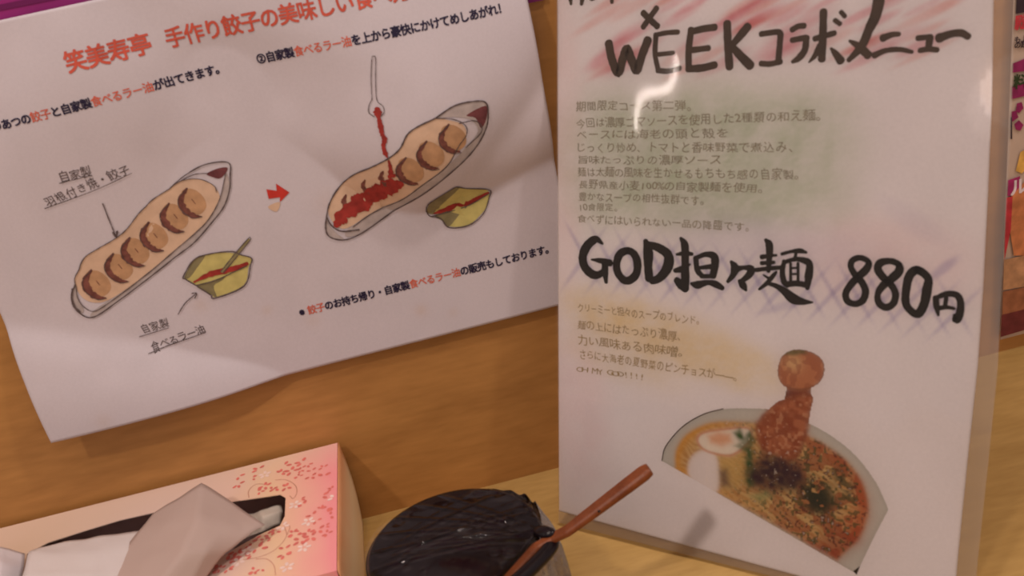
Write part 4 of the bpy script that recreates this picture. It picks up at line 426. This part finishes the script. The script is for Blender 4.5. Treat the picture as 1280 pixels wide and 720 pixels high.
# ---------------------------------------------------------------- tissue box
bh = SURF['box'][0][2]; BX0, BX1 = SURF['box'][0][0] - .24, SURF['box'][0][0]; BY0, BY1 = SURF['box'][0][1] - .1155, SURF['box'][0][1]
tb = thing('tissue_box', 'long pink floral cardboard tissue box against the wall at the lower left', 'tissue box', ((BX0 + BX1) / 2, (BY0 + BY1) / 2, 0))
def carton_mat():
    m, nt, b = new_mat('carton_print'); g = nt.nodes.new('ShaderNodeNewGeometry'); s = nt.nodes.new('ShaderNodeSeparateXYZ'); nt.links.new(g.outputs['Position'], s.inputs[0])
    n = nt.nodes.new('ShaderNodeTexNoise'); n.inputs['Scale'].default_value = 18; nt.links.new(g.outputs['Position'], n.inputs['Vector'])
    mx = nt.nodes.new('ShaderNodeMapRange'); mx.inputs[1].default_value = -.27; mx.inputs[2].default_value = BX1; nt.links.new(s.outputs['X'], mx.inputs[0])
    ad = nt.nodes.new('ShaderNodeMath'); ad.operation = 'MULTIPLY_ADD'; ad.inputs[1].default_value = .28; nt.links.new(n.outputs['Fac'], ad.inputs[0]); su = nt.nodes.new('ShaderNodeMath'); su.operation = 'SUBTRACT'; su.inputs[1].default_value = .14
    nt.links.new(mx.outputs[0], ad.inputs[2]); nt.links.new(ad.outputs[0], su.inputs[0])
    r = nt.nodes.new('ShaderNodeValToRGB'); cr = r.color_ramp; cr.elements[0].position = 0; cr.elements[0].color = (*lin((214, 190, 168)), 1); cr.elements[1].position = 1; cr.elements[1].color = (*lin((248, 160, 166)), 1)
    for p, c in ((.4, (224, 200, 190)), (.66, (236, 204, 190)), (.8, (242, 206, 170)), (.9, (246, 190, 172))): e = cr.elements.new(p); e.color = (*lin(c), 1)
    nt.links.new(su.outputs[0], r.inputs['Fac'])
    my = nt.nodes.new('ShaderNodeMapRange'); my.inputs[1].default_value = -.035; my.inputs[2].default_value = -.004; my.inputs[4].default_value = .55; nt.links.new(s.outputs['Y'], my.inputs[0])
    mi = nt.nodes.new('ShaderNodeMix'); mi.data_type = 'RGBA'; nt.links.new(my.outputs[0], mi.inputs[0]); nt.links.new(r.outputs['Color'], mi.inputs[6]); mi.inputs[7].default_value = (*lin((232, 206, 190)), 1)
    nt.links.new(mi.outputs[2], b.inputs['Base Color']); b.inputs['Roughness'].default_value = .45; b.inputs['Specular IOR Level'].default_value = .35; return m
m_carton = carton_mat(); m_inner = mat('grey_board', (190, 165, 175), .9, .1)
loc = np.array(tb.location)
bm = bmesh.new()
outer = [(0, 0), (-240, 0), (-240, -115.5), (0, -115.5)]
slot = [(x, max(y, -101.)) for x, y in BOX_SLOT]
def ring(pts, z):
    vv = [bm.verts.new(Vector(tuple(BOX.at([p])[0] - loc)) + Vector((0, 0, z))) for p in pts]
    return vv, [bm.edges.new((vv[i], vv[(i + 1) % len(vv)])) for i in range(len(vv))]
ov, oe = ring(outer, 0); sv, se = ring(slot, 0)
bmesh.ops.triangle_fill(bm, use_beauty=True, edges=oe + se)
for f in list(bm.faces):
    c = f.calc_center_median() + Vector(tuple(loc)); q = (np.array([c.x - BX1, c.y - BY1]) * 1000)
    if inside(slot, np.array([q[0]]), np.array([q[1]]))[0]: bm.faces.remove(f)
for f in bm.faces:
    f.normal_update()
    if f.normal.z < 0: f.normal_flip()
# long sides and left end drop to the counter, slightly bulging
def side(p, q, bul):
    n = 6; P = np.array(p); Q = np.array(q); d = Q - P; nrm = np.array([-d[1], d[0]]) / np.linalg.norm(d); G = []
    for i in range(n + 1):
        row = []
        for j in range(n + 1):
            z = bh * (1 - j / n); s = math.sin(math.pi * j / n) * (.35 + .65 * math.sin(math.pi * i / n)) * bul
            xy = P + d * i / n + nrm * s; row.append(bm.verts.new((xy[0] - loc[0], xy[1] - loc[1], z)))
        G.append(row)
    for i in range(n):
        for j in range(n): bm.faces.new((G[i][j], G[i][j + 1], G[i + 1][j + 1], G[i + 1][j]))
side((BX0, BY0), (BX1, BY0), -.0015); side((BX1, BY1), (BX0, BY1), -.001); side((BX0, BY1), (BX0, BY0), -.001)
bmesh.ops.remove_doubles(bm, verts=bm.verts[:], dist=1e-5)
for f in bm.faces: f.normal_update()
car = from_bm('carton', bm, m_carton, tb)
md = car.modifiers.new('board', 'SOLIDIFY'); md.thickness = .0005; md.offset = -1; md.material_offset = 1; car.data.materials.append(m_inner)
# right end panel: cream with brownish fade and small print
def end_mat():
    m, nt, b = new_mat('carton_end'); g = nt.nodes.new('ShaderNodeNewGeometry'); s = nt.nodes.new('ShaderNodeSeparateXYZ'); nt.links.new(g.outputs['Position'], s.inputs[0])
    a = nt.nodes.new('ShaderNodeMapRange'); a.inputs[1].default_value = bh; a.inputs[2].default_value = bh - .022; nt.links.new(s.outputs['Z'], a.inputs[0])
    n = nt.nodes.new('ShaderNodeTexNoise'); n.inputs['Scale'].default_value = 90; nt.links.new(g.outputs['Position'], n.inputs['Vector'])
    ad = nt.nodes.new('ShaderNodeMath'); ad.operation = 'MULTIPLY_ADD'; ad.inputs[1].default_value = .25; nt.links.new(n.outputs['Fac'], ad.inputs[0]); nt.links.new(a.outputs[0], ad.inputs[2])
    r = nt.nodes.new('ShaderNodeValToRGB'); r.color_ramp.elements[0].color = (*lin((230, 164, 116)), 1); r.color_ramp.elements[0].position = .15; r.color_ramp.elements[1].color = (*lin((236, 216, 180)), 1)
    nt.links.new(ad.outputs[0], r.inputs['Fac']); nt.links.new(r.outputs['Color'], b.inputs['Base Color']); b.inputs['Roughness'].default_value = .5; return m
vs, fs = [], []; n = 14
def end_pt(i, j): # i along depth, j down
    z = bh * (1 - j); bul = .0035 * math.sin(math.pi * min(1, j * 1.05)) * (.4 + .6 * math.sin(math.pi * i)); return (BX1 + .0003 + bul - loc[0], BY1 - .1155 * i - loc[1], z)
vs = [end_pt(i / n, j / n) for i in range(n + 1) for j in range(n + 1)]
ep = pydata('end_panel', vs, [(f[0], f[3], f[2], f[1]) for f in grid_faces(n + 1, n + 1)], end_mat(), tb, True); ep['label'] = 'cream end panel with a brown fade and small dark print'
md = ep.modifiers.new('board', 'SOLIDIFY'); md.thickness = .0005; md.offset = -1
vs, fs = [], []; rd = random.Random(3)
for k in range(26):
    i = .22 + .028 * k; j = .50 + .02 * math.sin(k * 1.7); h = rd.uniform(.015, .05)
    q = [end_pt(i, j - h), end_pt(i + .010, j - h * .4), end_pt(i + .012, j + h), end_pt(i + .002, j + h * .5)]; b = len(vs); vs += [(x + .0003, y, z) for x, y, z in q]; fs.append((b, b + 3, b + 2, b + 1))
pydata('end_lettering', vs, fs, mat('grey_print', (120, 104, 84), .6), tb)
# printed blossoms and swirls
m_pink = mat('pink_print', (226, 124, 116), .5, .2, 300); m_pale = mat('pale_blossom_print', (250, 222, 214), .5, .08, 300); m_line = mat('swirl_print', (206, 150, 128), .5)
vs1, fs1, vs2, fs2 = [], [], [], []
tip_ok = lambda p: -240 < p[0] < -1 and -115 < p[1] < -1
for (x, y, r, a, kind) in FLOWERS:
    if kind: vs2, fs2 = [], []
    vs, fs = (vs2, fs2) if kind else (vs1, fs1); rr = random.Random(int(x * 31 + y))
    petals = 5 if kind else rr.choice([2, 3, 4])
    for k in range(petals):
        an = math.radians(a + k * (72 if kind else rr.choice([60, 80, 100]))); L = r * (.8 if kind else 1.15); W = L * (.66 if kind else .62)
        c = np.array([x, y]) + np.array([math.cos(an), math.sin(an)]) * L * (.95 if kind else 1.0); e = np.array([math.cos(an), math.sin(an)]); nn = np.array([-e[1], e[0]]); b = len(vs)
        P = [c + e * L * .62 * math.cos(t) + nn * W * .62 * math.sin(t) for t in np.linspace(0, 2 * math.pi, 9)[:-1]]
        if all(tip_ok(p) for p in P) and not inside(slot, np.array([p[0] for p in P]), np.array([p[1] for p in P])).any(): vs += P; fs.append(tuple(range(b, b + 8)))
    if kind and fs2: flat(BOX, 'pale_blossom', vs2, fs2, m_pale, tb, .14)
tag(flat(BOX, 'pink_blossom_print', vs1, fs1, m_pink, tb, .1), None, None, kind='stuff')
vs, fs = [], []
for s_ in SWIRL: stroke_geo(vs, fs, s_)
fs = [f for f in fs if not inside(slot, np.array([vs[i][0] for i in f]), np.array([vs[i][1] for i in f])).any() and all(tip_ok(vs[i]) for i in f)]
flat(BOX, 'swirl_print', vs, fs, m_line, tb, .08)

# tissues
def tissue_mat(name, rgb, tr=.25):
    m, nt, b = new_mat(name); b.inputs['Base Color'].default_value = (*lin(rgb), 1); b.inputs['Roughness'].default_value = .95; b.inputs['Specular IOR Level'].default_value = .1
    tc = nt.nodes.new('ShaderNodeTexCoord'); n = nt.nodes.new('ShaderNodeTexNoise'); n.inputs['Scale'].default_value = 260; n.inputs['Detail'].default_value = 5; nt.links.new(tc.outputs['Object'], n.inputs['Vector'])
    bp = nt.nodes.new('ShaderNodeBump'); bp.inputs['Strength'].default_value = .15; bp.inputs['Distance'].default_value = .001; nt.links.new(n.outputs['Fac'], bp.inputs['Height']); nt.links.new(bp.outputs['Normal'], b.inputs['Normal'])
    tl = nt.nodes.new('ShaderNodeBsdfTranslucent'); tl.inputs[0].default_value = (*lin(rgb), 1); tp = nt.nodes.new('ShaderNodeBsdfTransparent'); mx = nt.nodes.new('ShaderNodeMixShader'); mx.inputs[0].default_value = tr
    nt.links.new(b.outputs[0], mx.inputs[1]); nt.links.new(tl.outputs[0], mx.inputs[2]); nt.links.new(mx.outputs[0], nt.nodes['Material Output'].inputs[0]); return m
def patch(name, rows, m, sub=6, ripple=.0006, seed=1):
    R = np.array(rows, float); base = R[0, 0].copy()
    def dense(A):
        out = []
        for row in A:
            L = smooth_line(row, sub); t_ = np.linspace(0, len(row) - 1, len(L)); K = np.array([np.interp(t_, np.arange(len(row)), row[:, c]) for c in range(3)]).T; out.append(L * .2 + K * .8)
        return np.array(out)
    A = dense(R); A = dense(A.transpose(1, 0, 2)).transpose(1, 0, 2)
    nu, nv = A.shape[:2]; rr = np.random.RandomState(seed)
    I, J = np.meshgrid(np.arange(nu), np.arange(nv), indexing='ij'); A[:, :, 2] += ripple * (noise2(I.ravel(), J.ravel(), 3.5, seed).reshape(nu, nv) - .5)
    return A.reshape(-1, 3), grid_faces(nu, nv)
def tissue(rows, label, rgb, seed, ripple=.0012, tr=.25):
    t = thing('tissue', label, 'tissue', tuple(rows[-1][0]), 'tissues coming out of the box')
    V, F = patch('sheet', rows, None, seed=seed, ripple=ripple); o = pydata('tissue_sheet', V - np.array(t.location), F, tissue_mat('tissue_paper', rgb, tr), t, True)
    md = o.modifiers.new('ply', 'SOLIDIFY'); md.thickness = .00025; return t
tissue(TISSUE_A, 'beige see-through tissue standing up in the middle of the box slot', (206, 186, 178), 3, tr=.2)
tissue(TISSUE_B, 'bright white folded tissue lying over the left part of the slot', (238, 232, 232), 5)
tissue(TISSUE_C, 'bluish white tissue at the far left edge of the box', (240, 236, 242), 7)
tissue(TISSUE_D, 'crumpled grey-white tissue deep in the right end of the slot', (228, 220, 208), 11, .004)

# ---------------------------------------------------------------- black lidded pot
PC = Vector((-.0428, -.1243, 0)); PR = .0414; PZ = .06
pot = thing('seasoning_pot', 'round black lidded pot wrapped in cling film on the counter, spoon sticking out', 'pot', tuple(PC))
m_black = mat('black_lacquer', (20, 12, 18), .22, .2, 60, spec=.3, coat=0)
m_body = mat('smoky_pot_side', (150, 118, 84), .25, .15, 80, spec=.4)
NL = np.array(NOTCH_LINE)[:, :2] - np.array(PC[:2])
ax = NL[-1] - NL[0]; ax = ax / np.linalg.norm(ax); nx = np.array([ax[1], -ax[0]])       # nx points to the cut-away side
cut = float((NL[1:4] @ nx).mean()) - .0088
# body
prof = [(.030, .0), (.0325, .002), (.036, .02), (.0385, .045), (.0395, .0545), (.0380, .0545), (.0365, .045), (.034, .02), (.030, .004), (0.0001, .004)]
def lathe(prof, seg=72):
    vs = [(r * math.cos(2 * math.pi * k / seg), r * math.sin(2 * math.pi * k / seg), z) for r, z in prof for k in range(seg)]
    fs = [(i * seg + k, i * seg + (k + 1) % seg, (i + 1) * seg + (k + 1) % seg, (i + 1) * seg + k) for i in range(len(prof) - 1) for k in range(seg)]; return vs, fs
vs, fs = lathe(prof); fs.append(tuple(range(72))[::-1]); pydata('body', vs, fs, m_body, pot, True)
# lid: disc with rolled rim, cut along the spoon line
bm = bmesh.new(); seg = 96
lp = [(.0002, PZ + .0022), (.010, PZ + .0021), (.020, PZ + .0016), (.028, PZ + .0008), (.0335, PZ - .0002), (.0365, PZ + .0002), (.0385, PZ + .0010), (.0400, PZ + .0004), (PR, PZ - .0012), (.0405, PZ - .0045), (.0398, PZ - .008), (.0388, PZ - .008), (.0385, PZ - .003), (.0002, PZ - .002)]
lv, lf = lathe(lp, seg); vv = [bm.verts.new(v) for v in lv]
for f in lf: bm.faces.new([vv[i] for i in f])
bmesh.ops.bisect_plane(bm, geom=bm.verts[:] + bm.edges[:] + bm.faces[:], plane_co=(nx[0] * cut, nx[1] * cut, 0), plane_no=(nx[0], nx[1], 0), clear_outer=True)
e_ = [e for e in bm.edges if e.is_boundary]; bmesh.ops.holes_fill(bm, edges=e_)
lid = from_bm('lid', bm, m_black, pot, True); lid['label'] = 'glossy black lid with a straight cut side'
def tube(path, rads, seg=12, flatten=1.):
    P = [Vector(p) for p in path]; vs = []; fs = []
    for i, p in enumerate(P):
        t = (P[min(i + 1, len(P) - 1)] - P[max(i - 1, 0)]).normalized(); s = t.cross(Vector((0, 0, 1))).normalized(); u = s.cross(t)
        for k in range(seg):
            a = 2 * math.pi * k / seg; vs.append(p + (s * math.cos(a) + u * math.sin(a) * flatten) * rads[i])
    for i in range(len(P) - 1):
        for k in range(seg): fs.append((i * seg + k, i * seg + (k + 1) % seg, (i + 1) * seg + (k + 1) % seg, (i + 1) * seg + k))
    fs.append(tuple(range(seg))[::-1]); fs.append(tuple(range((len(P) - 1) * seg, len(P) * seg))); return vs, fs
# rolled black lip on the far side of the spoon slot
NLs = smooth_line([list(p) + [0] for p in NL], 5)[:, :2]
pth = [(x + nx[0] * .0015, y + nx[1] * .0015, PZ - .001) for x, y in NLs]; vs, fs = tube(pth, [.0036] * (len(pth) - 4) + [.0034, .0031, .0026, .0016], 14, .9)
lip = pydata('lip', vs, fs, m_black, pot, True); lip['label'] = 'rounded black lip beside the spoon'
bm = bmesh.new(); bmesh.ops.create_uvsphere(bm, u_segments=20, v_segments=12, radius=1); kn = Vector(KNOB) - PC; dk = Vector((nx[0], nx[1], 0)); al = Vector((ax[0], ax[1], 0))
for v in bm.verts:
    c = v.co.copy(); v.co = kn - dk * .002 + dk * c.x * .0062 + al * c.y * .0034 + Vector((0, 0, c.z * .0028 - (1 - c.x) * .0008))
from_bm('knob', bm, m_black, pot, True)
# cling film stretched over the lid and gathered down the side
m_wrap = film('cling_film', (1, 1, 1), 1.42, .045, .0, (90, .05)); m_wrap2 = film('gathered_cling_film', (.97, .95, .92), 1.5, .07, .24, (160, .5))
def fold(x, y):
    h = 0
    for k in range(9):
        a = -.25 + .09 * k + .05 * math.sin(k * 5); px, py = -.036, .004 * math.sin(k); d = (x - px) * math.sin(a) - (y - py) * math.cos(a); h += math.exp(-(d / .0008) ** 2) * (.0004 + .0002 * math.sin(3 * k)) * min(1, max(0, (x + .04) / .03))
    for k in range(6):
        a = 2.3 + .16 * k; px, py = .040, -.010; d = (x - px) * math.sin(a) - (y - py) * math.cos(a); h += math.exp(-(d / .0009) ** 2) * .0006
    return h
PG = []; rr = random.Random(2)                      # puckers shaped into the film for glints, tilted to mirror the overhead lamp
for q in GLINT_PUCKER: PG.append((rr.uniform(.0, .08), rr.uniform(.53, .61), rr.choice([.0013, .0017, .0021])))
vs, fs = [], []; nr, na = 100, 320
for i in range(nr + 1):
    for k in range(na):
        r = (PR + .0006) * i / nr; a = 2 * math.pi * k / na; x, y = r * math.cos(a), r * math.sin(a); dome = PZ + .0033 - .0022 * (i / nr) ** 2
        pin = 0
        for q, (gx, gy, sg) in zip(GLINT_PUCKER, PG):
            ex, ey = x + PC.x - q[0], y + PC.y - q[1]; pin += (gx * ex + gy * ey) * math.exp(-(ex * ex + ey * ey) / (2 * sg * sg))
        vs.append((x, y, dome + fold(x, y) * .7 * (1 - (i / nr) ** 6) + pin))
for i in range(nr):
    for k in range(na): fs.append((i * na + k, (i + 1) * na + k, (i + 1) * na + (k + 1) % na, i * na + (k + 1) % na))
pydata('cling_film_top', vs, fs, m_wrap, pot, True)
vs, fs = [], []; nr = 22; rr = random.Random(8); ph = [rr.uniform(0, 6.3) for _ in range(6)]
for i in range(nr + 1):
    t = i / nr
    for k in range(na):
        a = 2 * math.pi * k / na; side_ = math.exp(-((a - .05 + math.pi) % (2 * math.pi) - math.pi) ** 2 / .38)       # gathered towards the spoon
        amp = (.0001 + .0016 * side_) * min(1, t * 5); wv = math.sin(a * 31 + ph[0] + 2 * t) + .7 * math.sin(a * 53 + ph[1] - 3 * t) + .5 * math.sin(a * 17 + ph[2])
        r = PR + .0002 + .0006 * side_ - .004 * t * (1 - side_) + side_ * (.0052 * min(1, t * 3.0) + .001 * t) + amp * wv; z = PZ - .0012 + .0052 * side_ - (PZ - .002) * t + side_ * .0018 * math.sin(a * 23 + ph[3]) * max(0, 1 - t * 3)
        vs.append((r * math.cos(a), r * math.sin(a), z))
for i in range(nr):
    for k in range(na): fs.append((i * na + k, (i + 1) * na + k, (i + 1) * na + (k + 1) % na, i * na + (k + 1) % na))
sk = pydata('cling_film_skirt', vs, fs, m_wrap2, pot, True); sk['label'] = 'crumpled clear film gathered around the spoon'

# ---------------------------------------------------------------- wooden spoon
s0, s1 = Vector(SPOON[0]), Vector(SPOON[1])
sp = thing('wooden_spoon', 'reddish brown wooden spoon handle sticking out of the black pot', 'spoon', tuple(s0))
m_spoon = wood('spoon_wood', (98, 48, 22), (140, 76, 40), (3, 3, 3), .4, 30)
d = s1 - s0
path = [Vector(p) - s0 for p in SPOON_IN] + [d * t for t in (.04, .25, .5, .75, .93, 1.0)]
rad = [.0020, .0022, .0025, .0028, .0031, .0034, .0037, .0040, .0041, .0034]
def bar(path, rad, th):
    P = [Vector(p) for p in path]; vs = []; fs = []; prof = [(-1, -.45), (-.6, -1), (.6, -1), (1, -.45), (1, .45), (.6, 1), (-.6, 1), (-1, .45)]
    for i, p in enumerate(P):
        t = (P[min(i + 1, len(P) - 1)] - P[max(i - 1, 0)]).normalized(); s = t.cross(Vector((0, 0, 1))).normalized(); u = s.cross(t)
        vs += [p + s * a * rad[i] + u * b * rad[i] * th for a, b in prof]
    for i in range(len(P) - 1):
        for k in range(8): fs.append((i * 8 + k, i * 8 + (k + 1) % 8, (i + 1) * 8 + (k + 1) % 8, (i + 1) * 8 + k))
    fs.append(tuple(range(8))[::-1]); fs.append(tuple(range(len(P) * 8 - 8, len(P) * 8))); return vs, fs
vs, fs = bar(path, rad, .62); so = pydata('handle', vs, fs, m_spoon, sp)
md = so.modifiers.new('edge', 'BEVEL'); md.width = .0006; md.segments = 2
bm = bmesh.new(); bmesh.ops.create_uvsphere(bm, u_segments=12, v_segments=8, radius=.0006); bmesh.ops.translate(bm, verts=bm.verts[:], vec=d * .38 + Vector((.0005, -.0036, .0012))); from_bm('knot', bm, m_black, sp)
